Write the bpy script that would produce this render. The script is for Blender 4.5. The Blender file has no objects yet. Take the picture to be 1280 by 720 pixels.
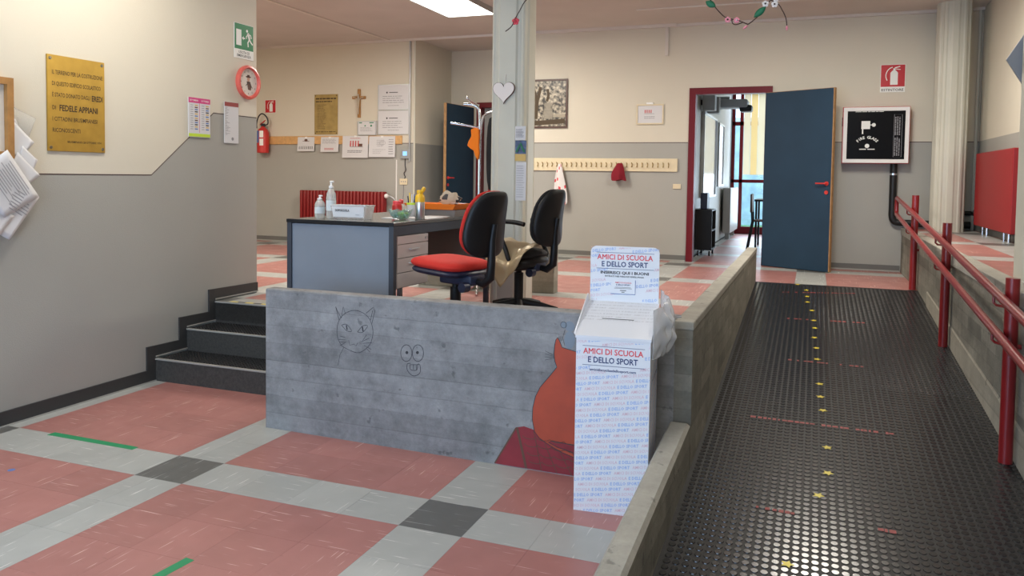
import bpy, bmesh, math, random
from mathutils import Matrix, Vector, noise
random.seed(7)
S = bpy.context.scene
COL = S.collection
R_ = math.radians
PI = math.pi

# ------------------------------------------------------------------ camera
cd = bpy.data.cameras.new('camera'); cam = bpy.data.objects.new('camera', cd); COL.objects.link(cam)
cam.matrix_world = (Matrix.Translation((4.3468, -3.302, 1.5236)) @ Matrix.Rotation(.3622, 4, 'Z')
                    @ Matrix.Rotation(1.5234, 4, 'X') @ Matrix.Rotation(.0137, 4, 'Z'))
cd.sensor_width = 36; cd.lens = 991.85 / 1280 * 36
cd.shift_y = (267.9 - 360) / 1280
cd.clip_start = .02
S.camera = cam
# ------------------------------------------------------------------ world, exposure
w = bpy.data.worlds.new('world'); S.world = w; w.use_nodes = True
bg = w.node_tree.nodes['Background']; bg.inputs[0].default_value = (.62, .80, 1.0, 1); bg.inputs[1].default_value = 3.0
S.view_settings.view_transform = 'Standard'; S.view_settings.look = 'None'
S.view_settings.gamma = 1; S.view_settings.use_curve_mapping = False
S.view_settings.exposure = 0.0

# ------------------------------------------------------------------ large lights
def area(name, loc, rot, sx, sy, power, color):
    l = bpy.data.lights.new(name, 'AREA'); l.shape = 'RECTANGLE'; l.size = sx; l.size_y = sy
    l.energy = power; l.color = color
    o = bpy.data.objects.new(name, l); COL.objects.link(o); o.location = loc; o.rotation_euler = rot
    return o
area('entrance_daylight', (1.9, -5.1, 1.45), (R_(90), 0, 0), 3.6, 2.0, 125, (.42, .66, 1.0))
area('classroom_daylight', (4.5, 12.27, 1.9), (R_(-90), 0, 0), 3.1, 2.4, 120, (.72, .85, 1.0))
LIGHTS = [(.59, 4.62, 84), (.75, .4, 21), (4.45, 3.93, 76), (-2.6, 3.0, 92), (4.55, -1.2, 12), (.59, -2.6, 8)]  # stair, far left and both entrance lamps are unseen ones added for light

# ------------------------------------------------------------------ materials
MATS = {}
def mat(name, col, rough=.6, metal=0, spec=.5, bump=0, bscale=60, var=0, vscale=4, emit=0, alpha=1, trans=0, coat=0):
    if name in MATS: return MATS[name]
    m = bpy.data.materials.new(name); m.use_nodes = True; MATS[name] = m
    nt = m.node_tree; b = nt.nodes['Principled BSDF']
    b.inputs['Base Color'].default_value = (*col, 1); b.inputs['Roughness'].default_value = rough
    b.inputs['Metallic'].default_value = metal; b.inputs['Specular IOR Level'].default_value = spec
    b.inputs['Alpha'].default_value = alpha; b.inputs['Transmission Weight'].default_value = trans
    b.inputs['Coat Weight'].default_value = coat
    if emit: b.inputs['Emission Color'].default_value = (*col, 1); b.inputs['Emission Strength'].default_value = emit
    N = nt.nodes.new; L = nt.links.new
    g = N('ShaderNodeNewGeometry')
    if var:
        n = N('ShaderNodeTexNoise'); n.inputs['Scale'].default_value = vscale; n.inputs['Detail'].default_value = 6
        L(g.outputs['Position'], n.inputs['Vector'])
        mr = N('ShaderNodeMapRange'); mr.inputs[1].default_value = .3; mr.inputs[2].default_value = .7
        mr.inputs[3].default_value = 1 - var; mr.inputs[4].default_value = 1 + var
        L(n.outputs[0], mr.inputs[0])
        mx = N('ShaderNodeVectorMath'); mx.operation = 'SCALE'; mx.inputs[0].default_value = col
        L(mr.outputs[0], mx.inputs['Scale']); L(mx.outputs[0], b.inputs['Base Color'])
    if bump:
        n = N('ShaderNodeTexNoise'); n.inputs['Scale'].default_value = bscale; n.inputs['Detail'].default_value = 4
        L(g.outputs['Position'], n.inputs['Vector'])
        bp = N('ShaderNodeBump'); bp.inputs['Strength'].default_value = bump; bp.inputs['Distance'].default_value = .004
        L(n.outputs[0], bp.inputs['Height']); L(bp.outputs[0], b.inputs['Normal'])
    return m

def translucent(name, col):
    m = bpy.data.materials.new(name); m.use_nodes = True; nt = m.node_tree; b = nt.nodes['Principled BSDF']; b.inputs['Base Color'].default_value = (*col, 1); b.inputs['Roughness'].default_value = .8
    t = nt.nodes.new('ShaderNodeBsdfTranslucent'); t.inputs[0].default_value = (*col, 1); mx = nt.nodes.new('ShaderNodeMixShader'); mx.inputs[0].default_value = .55
    nt.links.new(b.outputs[0], mx.inputs[1]); nt.links.new(t.outputs[0], mx.inputs[2]); nt.links.new(mx.outputs[0], nt.nodes['Material Output'].inputs[0]); MATS[name] = m

def tile_mat(name, col, streak):
    m = bpy.data.materials.new(name); m.use_nodes = True; nt = m.node_tree; b = nt.nodes['Principled BSDF']
    N = nt.nodes.new; L = nt.links.new
    g = N('ShaderNodeNewGeometry'); oi = N('ShaderNodeObjectInfo')
    base = N('ShaderNodeTexNoise'); base.inputs['Scale'].default_value = 5; base.inputs['Detail'].default_value = 8
    L(g.outputs['Position'], base.inputs['Vector'])
    mix = N('ShaderNodeMix'); mix.data_type = 'RGBA'
    mix.inputs[6].default_value = (*[c * .86 for c in col], 1); mix.inputs[7].default_value = (*[min(1, c * 1.12) for c in col], 1)
    L(base.outputs[0], mix.inputs[0])
    # per tile brightness
    mr = N('ShaderNodeMapRange'); mr.inputs[3].default_value = .93; mr.inputs[4].default_value = 1.05
    L(oi.outputs['Random'], mr.inputs[0])
    sc = N('ShaderNodeVectorMath'); sc.operation = 'SCALE'; L(mix.outputs[2], sc.inputs[0]); L(mr.outputs[0], sc.inputs['Scale'])
    last = sc.outputs[0]
    # fine streaks of the marbled vinyl, running along x on some tiles and along y on others
    def streaks(sx, sy, lo, hi, c, amt, last, flip):
        mp = N('ShaderNodeMapping'); mp.inputs['Scale'].default_value = (sx, sy, 1); mp.inputs['Rotation'].default_value = (0, 0, .12)
        L(g.outputs['Position'], mp.inputs[0])
        n = N('ShaderNodeTexNoise'); n.inputs['Scale'].default_value = 1; n.inputs['Detail'].default_value = 2
        L(mp.outputs[0], n.inputs['Vector'])
        r = N('ShaderNodeMapRange'); r.inputs[1].default_value = lo; r.inputs[2].default_value = hi; r.inputs[4].default_value = amt
        L(n.outputs[0], r.inputs[0])
        th = N('ShaderNodeMath'); th.operation = 'GREATER_THAN' if flip else 'LESS_THAN'; th.inputs[1].default_value = .5
        L(oi.outputs['Random'], th.inputs[0])
        mu = N('ShaderNodeMath'); mu.operation = 'MULTIPLY'; L(r.outputs[0], mu.inputs[0]); L(th.outputs[0], mu.inputs[1])
        mx = N('ShaderNodeMix'); mx.data_type = 'RGBA'; L(mu.outputs[0], mx.inputs[0]); L(last, mx.inputs[6])
        mx.inputs[7].default_value = (*c, 1); return mx.outputs[2]
    last = streaks(4.5, 100, .655, .72, streak, .85, last, False)
    last = streaks(100, 4.5, .655, .72, streak, .85, last, True)
    last = streaks(14, 90, .68, .76, [c * .55 for c in col], .45, last, True)
    L(last, b.inputs['Base Color'])
    b.inputs['Roughness'].default_value = .33
    n = N('ShaderNodeTexNoise'); n.inputs['Scale'].default_value = 9; L(g.outputs['Position'], n.inputs['Vector'])
    r = N('ShaderNodeMapRange'); r.inputs[3].default_value = .25; r.inputs[4].default_value = .48; L(n.outputs[0], r.inputs[0]); L(r.outputs[0], b.inputs['Roughness'])
    bp = N('ShaderNodeBump'); bp.inputs['Strength'].default_value = .08; bp.inputs['Distance'].default_value = .01
    L(base.outputs[0], bp.inputs['Height']); L(bp.outputs[0], b.inputs['Normal'])
    MATS[name] = m; return m

def concrete_mat(name, col, planks=.11, dark=.6, blocks=0):
    """board-marked concrete: horizontal board seams, mottling, pits"""
    m = bpy.data.materials.new(name); m.use_nodes = True; nt = m.node_tree; b = nt.nodes['Principled BSDF']
    N = nt.nodes.new; L = nt.links.new
    g = N('ShaderNodeNewGeometry'); sp = N('ShaderNodeSeparateXYZ'); L(g.outputs['Position'], sp.inputs[0])
    n1 = N('ShaderNodeTexNoise'); n1.inputs['Scale'].default_value = 4.5; n1.inputs['Detail'].default_value = 12; n1.inputs['Roughness'].default_value = .78
    L(g.outputs['Position'], n1.inputs['Vector'])
    mp = N('ShaderNodeMapping'); mp.inputs['Scale'].default_value = (1.2, 1.2, 40); L(g.outputs['Position'], mp.inputs[0])
    n2 = N('ShaderNodeTexNoise'); n2.inputs['Scale'].default_value = 1; n2.inputs['Detail'].default_value = 6; L(mp.outputs[0], n2.inputs['Vector'])
    # board index and seam
    wob = N('ShaderNodeMath'); wob.operation = 'MULTIPLY_ADD'; wob.inputs[1].default_value = .02; L(n1.outputs[0], wob.inputs[0]); L(sp.outputs[2], wob.inputs[2])
    dv = N('ShaderNodeMath'); dv.operation = 'DIVIDE'; dv.inputs[1].default_value = planks; L(wob.outputs[0], dv.inputs[0])
    fr = N('ShaderNodeMath'); fr.operation = 'FRACT'; L(dv.outputs[0], fr.inputs[0])
    fl = N('ShaderNodeMath'); fl.operation = 'FLOOR'; L(dv.outputs[0], fl.inputs[0])
    wn = N('ShaderNodeTexWhiteNoise'); wn.noise_dimensions = '1D'; L(fl.outputs[0], wn.inputs['W'])
    seam = N('ShaderNodeMapRange'); seam.inputs[1].default_value = 0; seam.inputs[2].default_value = .07; L(fr.outputs[0], seam.inputs[0])
    a = N('ShaderNodeMapRange'); a.inputs[1].default_value = .3; a.inputs[2].default_value = .72; a.inputs[3].default_value = dark; a.inputs[4].default_value = 1.25
    L(n1.outputs[0], a.inputs[0])
    a2 = N('ShaderNodeMapRange'); a2.inputs[1].default_value = .3; a2.inputs[2].default_value = .7; a2.inputs[3].default_value = .95; a2.inputs[4].default_value = 1.05
    L(n2.outputs[0], a2.inputs[0])
    a3 = N('ShaderNodeMapRange'); a3.inputs[3].default_value = .88; a3.inputs[4].default_value = 1.1; L(wn.outputs[0], a3.inputs[0])
    a4 = N('ShaderNodeMapRange'); a4.inputs[3].default_value = .78; a4.inputs[4].default_value = 1.0; L(seam.outputs[0], a4.inputs[0])
    v = N('ShaderNodeTexNoise'); v.inputs['Scale'].default_value = 14; v.inputs['Detail'].default_value = 3; L(g.outputs['Position'], v.inputs['Vector'])
    pit = N('ShaderNodeMapRange'); pit.inputs[1].default_value = .28; pit.inputs[2].default_value = .34; pit.inputs[3].default_value = .62; pit.inputs[4].default_value = 1
    L(v.outputs[0], pit.inputs[0])
    if blocks:
        wz = N('ShaderNodeMath'); wz.operation = 'MULTIPLY_ADD'; wz.inputs[1].default_value = 3.0; L(wn.outputs[0], wz.inputs[0]); L(sp.outputs[1], wz.inputs[2])
        dy = N('ShaderNodeMath'); dy.operation = 'DIVIDE'; dy.inputs[1].default_value = blocks; L(wz.outputs[0], dy.inputs[0])
        fy = N('ShaderNodeMath'); fy.operation = 'FLOOR'; L(dy.outputs[0], fy.inputs[0]); ry = N('ShaderNodeMath'); ry.operation = 'FRACT'; L(dy.outputs[0], ry.inputs[0])
        cmb = N('ShaderNodeCombineXYZ'); L(fy.outputs[0], cmb.inputs[0]); L(fl.outputs[0], cmb.inputs[1])
        w2 = N('ShaderNodeTexWhiteNoise'); w2.noise_dimensions = '2D'; L(cmb.outputs[0], w2.inputs['Vector'])
        a5 = N('ShaderNodeMapRange'); a5.inputs[3].default_value = .78; a5.inputs[4].default_value = 1.18; L(w2.outputs['Value'], a5.inputs[0])
        a6 = N('ShaderNodeMapRange'); a6.inputs[2].default_value = .03; a6.inputs[3].default_value = .72; L(ry.outputs[0], a6.inputs[0])
    prod = a.outputs[0]
    for o in (a2, a3, a4, pit) + ((a5, a6) if blocks else ()):
        mu = N('ShaderNodeMath'); mu.operation = 'MULTIPLY'; L(prod, mu.inputs[0]); L(o.outputs[0], mu.inputs[1]); prod = mu.outputs[0]
    sc = N('ShaderNodeVectorMath'); sc.operation = 'SCALE'; sc.inputs[0].default_value = col; L(prod, sc.inputs['Scale'])
    L(sc.outputs[0], b.inputs['Base Color']); b.inputs['Roughness'].default_value = .8
    bp = N('ShaderNodeBump'); bp.inputs['Strength'].default_value = .6; bp.inputs['Distance'].default_value = .006
    L(prod, bp.inputs['Height']); L(bp.outputs[0], b.inputs['Normal'])
    MATS[name] = m; return m

tile_mat('pink_vinyl', (.40, .175, .155), (.75, .55, .5))
tile_mat('grey_vinyl', (.40, .41, .39), (.80, .78, .74))
tile_mat('dark_vinyl', (.125, .125, .118), (.6, .6, .57))
mat('under', (.05, .045, .04), .9)
concrete_mat('concrete', (.275, .275, .275), .105, .50)
concrete_mat('concrete_side', (.225, .21, .17), .085, .6, .42)
concrete_mat('concrete_smooth', (.34, .325, .28), 5, .75)
concrete_mat('concrete_low', (.30, .275, .22), .3, .75)
mat('cream_paint', (.66, .615, .505), .65, bump=.25, bscale=160, var=.02, vscale=1.5)
mat('grey_paint', (.37, .365, .33), .5, bump=.25, bscale=160, var=.03, vscale=1.5)
mat('line_dark', (.06, .03, .03), .6)
mat('ceiling_paint', (.60, .555, .505), .8, bump=.3, bscale=90, var=.04, vscale=2)
mat('ceiling_joint', (.68, .63, .57), .7)
mat('black_rubber', (.007, .007, .008), .55, spec=.35, bump=.15, bscale=220)
mat('stud_rubber', (.016, .016, .017), .22, spec=.7)
mat('step_rubber', (.05, .046, .040), .45, bump=1, bscale=420, var=.35, vscale=60)
mat('nosing', (.32, .31, .28), .4)
mat('skirting', (.040, .040, .040), .5)
mat('skirting_grey', (.14, .14, .13), .5)
mat('skirting_line', (.35, .34, .31), .5)
mat('col_paint', (.57, .56, .47), .45, bump=.1, bscale=60, var=.05, vscale=3)
mat('rail_red', (.22, .010, .012), .3, coat=.3)
mat('frame_red', (.14, .004, .009), .45, spec=.3)
mat('door_blue', (.012, .040, .075), .55, spec=.3, var=.08, vscale=3)
mat('wood_edge', (.34, .19, .075), .5, var=.2, vscale=20)
mat('signal_red', (.55, .03, .025), .4)
mat('white', (.82, .81, .79), .5)
mat('paper', (.66, .66, .67), .7)
mat('paper_warm', (.74, .70, .62), .7)
mat('ink', (.03, .03, .035), .6)
mat('ink_soft', (.25, .25, .27), .7)
mat('ink_red', (.55, .07, .07), .6)
mat('ink_blue', (.10, .18, .45), .6)
mat('brass', (.52, .33, .065), .33, metal=.75, bump=.05, bscale=40, var=.12, vscale=9)
mat('brass_dull', (.40, .29, .11), .42, metal=.7, var=.12, vscale=14)
mat('engraved', (.06, .035, .01), .6)
mat('screw', (.25, .22, .16), .3, metal=1)
mat('sign_green', (.0, .20, .065), .4)
mat('sign_white', (.85, .86, .82), .45)
mat('sign_red', (.52, .01, .02), .4)
mat('chrome', (.62, .62, .63), .2, metal=1)
mat('black_plastic', (.006, .006, .007), .45, spec=.35)
mat('black_fabric', (.008, .008, .009), .75, bump=.5, bscale=500)
mat('navy_plastic', (.012, .018, .045), .45)
mat('red_fabric', (.60, .022, .012), .8, bump=.5, bscale=450)
mat('gold_cloth', (.50, .40, .25), .32, metal=.35, bump=.6, bscale=25)
mat('desk_panel', (.20, .23, .27), .5, bump=.1, bscale=200, var=.04, vscale=4)
mat('desk_frame', (.040, .048, .062), .4)
mat('desk_top', (.13, .13, .125), .16, spec=.7)
mat('drawer', (.50, .46, .44), .45)
mat('drawer_unit', (.22, .20, .19), .5)
mat('pine', (.62, .36, .14), .5, var=.12, vscale=25)
mat('rack_cream', (.72, .62, .42), .5, var=.05, vscale=12)
mat('radiator_red', (.22, .006, .008), .35)
mat('radiator_bright', (.30, .008, .011), .45, bump=.4, bscale=300)
mat('radiator_grey', (.45, .45, .44), .4)
mat('duct_black', (.008, .008, .009), .45)
mat('card_white', (.76, .77, .80), .5)
mat('card_pink', (.72, .50, .56), .55)
mat('card_blue', (.34, .47, .76), .55)
mat('card_navy', (.03, .05, .16), .5)
mat('card_red', (.75, .06, .07), .5)
mat('grey_print', (.55, .55, .57), .5)
mat('clear_plastic', (.9, .93, .95), .12, trans=.75, alpha=.55)
mat('bag_plastic', (.85, .86, .87), .22, trans=.45, alpha=.62, bump=1, bscale=30)
mat('gel', (.82, .84, .80), .15, trans=.55, alpha=.8)
mat('label_white', (.62, .66, .66), .5)
mat('steel', (.62, .62, .62), .3, metal=.9)
mat('yellow_cap', (.85, .50, .02), .35)
mat('orange', (.85, .20, .01), .6)
mat('orange_cloth', (.95, .22, .005), .8)
mat('crimson_cloth', (.22, .006, .018), .9, bump=.8, bscale=200)
mat('white_cloth', (.72, .70, .68), .85, bump=.5, bscale=200)
mat('teal_glass', (.35, .62, .60), .1, trans=.7, alpha=.6)
mat('lime', (.55, .75, .05), .4)
mat('yellow', (.85, .62, .04), .5)
mat('green', (.02, .22, .10), .6)
mat('tape_green', (.01, .26, .10), .45)
mat('tape_yellow', (.75, .60, .03), .45)
mat('tape_red', (.30, .05, .045), .6)
mat('tape_white', (.4, .4, .4), .5)
mat('cat_orange', (.40, .058, .022), .6, var=.12, vscale=8)
mat('roof_red', (.24, .018, .026), .6, var=.15, vscale=10)
mat('mouse_grey', (.20, .24, .28), .6)
mat('pencil', (.035, .035, .045), .8)
mat('clock_red', (.72, .13, .10), .35)
mat('clock_face', (.72, .68, .62), .5)
mat('brown', (.12, .05, .03), .6)
mat('skin', (.55, .32, .22), .6)
mat('frame_wood', (.07, .028, .018), .4)
mat('cork_wood', (.38, .19, .055), .5, var=.15, vscale=20)
mat('twig', (.055, .030, .022), .8)
mat('petal_red', (.62, .05, .07), .6)
mat('petal_pink', (.80, .28, .34), .6)
mat('petal_white', (.80, .74, .70), .6)
mat('leaf_green', (.015, .16, .075), .6)
mat('black_glass', (.004, .004, .005), .25, spec=.15)
mat('diffuser', (1, .95, .86), .5, emit=9)
mat('lcd_blue', (.25, .55, .9), .3, emit=.7)
mat('device_grey', (.30, .32, .33), .5)
mat('board_white', (.70, .72, .74), .12)
mat('alu', (.45, .46, .47), .35, metal=.8)
translucent('blind', (.74, .68, .56))
translucent('blind_yellow', (.74, .62, .40))
mat('glass', (.9, .95, 1), .02, trans=1, alpha=.15)
mat('outside_wall', (.42, .58, .72), .8, bump=.5, bscale=8, var=.35, vscale=3)
mat('grass', (.10, .28, .05), .9, var=.3, vscale=20)
mat('card_diamond', (.27, .28, .30), .6)
mat('cal_pink', (.62, .05, .22), .5)
mat('cal_gold', (.62, .42, .12), .5)
mat('photo_blue', (.06, .10, .20), .5, var=.5, vscale=40)
mat('hazard', (.70, .62, .05), .5)

def photo_mat():
    m = bpy.data.materials.new('old_photo'); m.use_nodes = True; nt = m.node_tree; b = nt.nodes['Principled BSDF']
    N = nt.nodes.new; L = nt.links.new; g = N('ShaderNodeNewGeometry')
    n = N('ShaderNodeTexNoise'); n.inputs['Scale'].default_value = 26; n.inputs['Detail'].default_value = 5; L(g.outputs['Position'], n.inputs['Vector'])
    c = N('ShaderNodeValToRGB'); c.color_ramp.elements[0].position = .38; c.color_ramp.elements[1].position = .66
    c.color_ramp.elements[0].color = (.03, .028, .024, 1); c.color_ramp.elements[1].color = (.58, .52, .40, 1)
    L(n.outputs[0], c.inputs[0]); L(c.outputs[0], b.inputs['Base Color']); b.inputs['Roughness'].default_value = .35
    MATS['old_photo'] = m
photo_mat()

# ------------------------------------------------------------------ mesh helpers
class MB:
    def __init__(s): s.v = []; s.f = []; s.m = []; s.cur = 0
    def add(s, vs, fs, mi=None):
        n = len(s.v); s.v += [Vector(p) for p in vs]; s.f += [tuple(i + n for i in f) for f in fs]
        s.m += [s.cur if mi is None else mi] * len(fs); return s
    def xf(s, M): s.v = [M @ p for p in s.v]; return s
    def join(s, o, M=None):
        n = len(s.v); s.v += [(M @ p if M else p.copy()) for p in o.v]
        s.f += [tuple(i + n for i in f) for f in o.f]; s.m += o.m; return s
BOXF = [(0, 3, 2, 1), (4, 5, 6, 7), (0, 1, 5, 4), (1, 2, 6, 5), (2, 3, 7, 6), (3, 0, 4, 7)]
def box(x0, x1, y0, y1, z0, z1, mb=None):
    mb = mb or MB()
    return mb.add([(x0, y0, z0), (x1, y0, z0), (x1, y1, z0), (x0, y1, z0), (x0, y0, z1), (x1, y0, z1), (x1, y1, z1), (x0, y1, z1)], BOXF)
def rbox(x0, x1, y0, y1, z0, z1, r=.01, mb=None):
    """box with bevelled edges (chamfer on every edge)"""
    mb = mb or MB(); bm = bmesh.new()
    t = box(x0, x1, y0, y1, z0, z1)
    vs = [bm.verts.new(p) for p in t.v]
    for f in t.f: bm.faces.new([vs[i] for i in f])
    bmesh.ops.bevel(bm, geom=bm.edges[:], offset=r, segments=2, profile=.5, affect='EDGES')
    bm.verts.index_update()
    mb.add([v.co.copy() for v in bm.verts], [tuple(v.index for v in f.verts) for f in bm.faces]); bm.free(); return mb
def quadprism(b, t, mb=None):
    """8 corner points: bottom 4 then top 4"""
    mb = mb or MB(); return mb.add(list(b) + list(t), BOXF)
def prism(poly, axis, a, b, mb=None):
    """extrude 2D polygon along an axis; poly in the two other axes' order (x:yz, y:xz, z:xy)"""
    mb = mb or MB(); n = len(poly)
    def P(p, t): return {'x': (t, p[0], p[1]), 'y': (p[0], t, p[1]), 'z': (p[0], p[1], t)}[axis]
    vs = [P(p, a) for p in poly] + [P(p, b) for p in poly]
    fs = [tuple(range(n))[::-1], tuple(range(n, 2 * n))] + [(i, (i + 1) % n, n + (i + 1) % n, n + i) for i in range(n)]
    return mb.add(vs, fs)
def tube(path, r, n=10, mb=None, closed=False, caps=True):
    mb = mb or MB(); P = [Vector(p) for p in path]; k = len(P)
    rs = r if isinstance(r, (list, tuple)) else [r] * k
    vs = []; prev = None
    for i in range(k):
        if closed: t = P[(i + 1) % k] - P[i - 1]
        else: t = P[min(i + 1, k - 1)] - P[max(i - 1, 0)]
        t.normalize()
        if prev is None:
            a = Vector((0, 0, 1)) if abs(t.z) < .9 else Vector((1, 0, 0)); u = t.cross(a).normalized()
        else: u = (prev - t * prev.dot(t)).normalized()
        prev = u; w_ = t.cross(u)
        vs += [P[i] + (u * math.cos(2 * PI * j / n) + w_ * math.sin(2 * PI * j / n)) * rs[i] for j in range(n)]
    fs = []
    for i in range(k if closed else k - 1):
        for j in range(n):
            a = i * n + j; b = i * n + (j + 1) % n; i2 = (i + 1) % k
            fs.append((a, b, i2 * n + (j + 1) % n, i2 * n + j))
    if caps and not closed: fs += [tuple(range(n))[::-1], tuple(range((k - 1) * n, k * n))]
    return mb.add(vs, fs)
def cyl(c, r, h, axis='z', n=20, mb=None):
    d = {'x': (h, 0, 0), 'y': (0, h, 0), 'z': (0, 0, h)}[axis]; c = Vector(c)
    return tube([c, c + Vector(d)], r, n, mb)
def lathe(prof, c=(0, 0, 0), n=20, mb=None):
    """profile of (radius, z)"""
    mb = mb or MB(); k = len(prof)
    vs = [(c[0] + r * math.cos(2 * PI * j / n), c[1] + r * math.sin(2 * PI * j / n), c[2] + z) for r, z in prof for j in range(n)]
    fs = [(i * n + j, i * n + (j + 1) % n, (i + 1) * n + (j + 1) % n, (i + 1) * n + j) for i in range(k - 1) for j in range(n)]
    fs += [tuple(range(n))[::-1], tuple(range((k - 1) * n, k * n))]
    return mb.add(vs, fs)
def pillow(rx, ry, rz, e=4, n=32, m=8, mb=None, flat=.5):
    """superellipse cushion centred at origin, half sizes"""
    mb = mb or MB(); vs = []
    for i in range(m + 1):
        a = -PI / 2 + PI * i / m; s = max(math.cos(a), .02) ** .35; z = math.sin(a) * rz
        for j in range(n):
            t = 2 * PI * j / n; c, q = math.cos(t), math.sin(t)
            vs.append((rx * s * math.copysign(abs(c) ** (2 / e), c), ry * s * math.copysign(abs(q) ** (2 / e), q), z))
    fs = [(i * n + j, i * n + (j + 1) % n, (i + 1) * n + (j + 1) % n, (i + 1) * n + j) for i in range(m) for j in range(n)]
    fs += [tuple(range(n))[::-1], tuple(range(m * n, m * n + n))]
    return mb.add(vs, fs)
def sphere(c, r, n=12, m=8, mb=None, sc=(1, 1, 1)):
    mb = mb or MB(); vs = []
    for i in range(1, m):
        a = -PI / 2 + PI * i / m
        vs += [(c[0] + r * sc[0] * math.cos(a) * math.cos(2 * PI * j / n), c[1] + r * sc[1] * math.cos(a) * math.sin(2 * PI * j / n), c[2] + r * sc[2] * math.sin(a)) for j in range(n)]
    k = len(vs); vs += [(c[0], c[1], c[2] - r * sc[2]), (c[0], c[1], c[2] + r * sc[2])]
    fs = [(i * n + j, i * n + (j + 1) % n, (i + 1) * n + (j + 1) % n, (i + 1) * n + j) for i in range(m - 2) for j in range(n)]
    fs += [(k, (j + 1) % n, j) for j in range(n)] + [(k + 1, (m - 2) * n + j, (m - 2) * n + (j + 1) % n) for j in range(n)]
    return mb.add(vs, fs)

def make(name, mb, mats, parent=None, smooth=False, org=None, kind=None, label=None):
    """world-space builder -> one mesh object; origin at base centre; parent rotation must be zero when verts are world"""
    if not isinstance(mats, (list, tuple)): mats = [mats]
    if parent is not None: o3 = wloc(parent); loc = Vector((0, 0, 0))
    if org is None:
        if parent is None or True:
            xs = [p.x for p in mb.v]; ys = [p.y for p in mb.v]; zs = [p.z for p in mb.v]
            org = Vector(((min(xs) + max(xs)) / 2, (min(ys) + max(ys)) / 2, min(zs)))
    org = Vector(org)
    me = bpy.data.meshes.new(name)
    me.from_pydata([tuple(p - org) for p in mb.v], [], mb.f)
    for m in mats: me.materials.append(MATS[m])
    if max(mb.m, default=0) > 0: me.polygons.foreach_set('material_index', mb.m)
    bm = bmesh.new(); bm.from_mesh(me)
    if len(bm.faces) < 60000: bmesh.ops.recalc_face_normals(bm, faces=bm.faces)
    bm.to_mesh(me); bm.free()
    if smooth:
        me.polygons.foreach_set('use_smooth', [True] * len(me.polygons))
        me.set_sharp_from_angle(angle=R_(38))
    o = bpy.data.objects.new(name, me); COL.objects.link(o)
    if parent is not None: o.parent = parent; o.location = org - o3
    else: o.location = org
    if name in ('engraved_lines', 'print', 'printed_text', 'printed_symbols', 'printed_instructions', 'roof_lines', 'lettering'): kind = 'stuff' if name not in ('lettering',) else kind
    if kind: o['kind'] = kind
    if label: o['label'] = label
    return o
def wloc(o):
    p = Vector(o.location)
    while o.parent: o = o.parent; p += Vector(o.location)
    return p
def thing(name, label, cat, loc=(0, 0, 0), group=None, kind=None):
    o = bpy.data.objects.new(name, None); o.empty_display_size = .05; COL.objects.link(o); o.location = loc
    o['label'] = label; o['category'] = cat
    if group: o['group'] = group
    if kind: o['kind'] = kind
    return o
def tag(o, label, cat, group=None, kind=None):
    o['label'] = label; o['category'] = cat
    if group: o['group'] = group
    if kind: o['kind'] = kind
    return o

# text: local plane x right, y up, z towards the reader
_tc = {}
def text(s, h, width=None, bold=0., align='CENTER', res=2, ratio=None):
    key = (s, bold, res, ratio)
    if key not in _tc:
        cu = bpy.data.curves.new('t', 'FONT'); cu.body = s; cu.size = 1; cu.resolution_u = res; cu.offset = bold
        if ratio: cu.space_character = ratio
        ob = bpy.data.objects.new('t', cu); COL.objects.link(ob)
        bpy.context.view_layer.update()
        me = bpy.data.meshes.new_from_object(ob.evaluated_get(bpy.context.evaluated_depsgraph_get()))
        mb = MB().add([v.co.copy() for v in me.vertices], [tuple(p.vertices) for p in me.polygons])
        bpy.data.objects.remove(ob); bpy.data.meshes.remove(me); bpy.data.curves.remove(cu)
        _tc[key] = mb
    src = _tc[key]; out = MB().join(src)
    if not out.v: return out
    x0 = min(p.x for p in out.v); x1 = max(p.x for p in out.v)
    sy = h / .73; sx = sy if width is None else width / (x1 - x0)
    W = (x1 - x0) * sx; ox = {'CENTER': -W / 2, 'LEFT': 0, 'RIGHT': -W}[align]
    out.v = [Vector(((p.x - x0) * sx + ox, p.y * sy, p.z)) for p in out.v]
    return out
def rect(x0, x1, y0, y1, z=0, mb=None):
    mb = mb or MB(); return mb.add([(x0, y0, z), (x1, y0, z), (x1, y1, z), (x0, y1, z)], [(0, 1, 2, 3)])
def poly(pts, z=0, mb=None):
    mb = mb or MB(); return mb.add([(p[0], p[1], z) for p in pts], [tuple(range(len(pts)))])
def disc(cx, cy, r, n=20, z=0, mb=None, ry=None):
    return poly([(cx + r * math.cos(2 * PI * j / n), cy + (ry or r) * math.sin(2 * PI * j / n)) for j in range(n)], z, mb)
def stroke(pts, w_, z=0, mb=None, closed=False):
    """flat ribbon along a 2D polyline"""
    mb = mb or MB(); P = [Vector((p[0], p[1])) for p in pts]; k = len(P); vs = []
    for i in range(k):
        t = (P[(i + 1) % k] - P[i - 1]) if closed else (P[min(i + 1, k - 1)] - P[max(i - 1, 0)])
        if t.length < 1e-9: t = Vector((1, 0))
        t.normalize(); nrm = Vector((-t.y, t.x)) * w_ / 2
        vs += [(*(P[i] + nrm), z), (*(P[i] - nrm), z)]
    fs = [(2 * i, 2 * i + 1, 2 * ((i + 1) % k) + 1, 2 * ((i + 1) % k)) for i in range(k if closed else k - 1)]
    return mb.add(vs, fs)
def arc(cx, cy, rx, ry, a0, a1, n=16): return [(cx + rx * math.cos(R_(a0 + (a1 - a0) * i / n)), cy + ry * math.sin(R_(a0 + (a1 - a0) * i / n))) for i in range(n + 1)]
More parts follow.
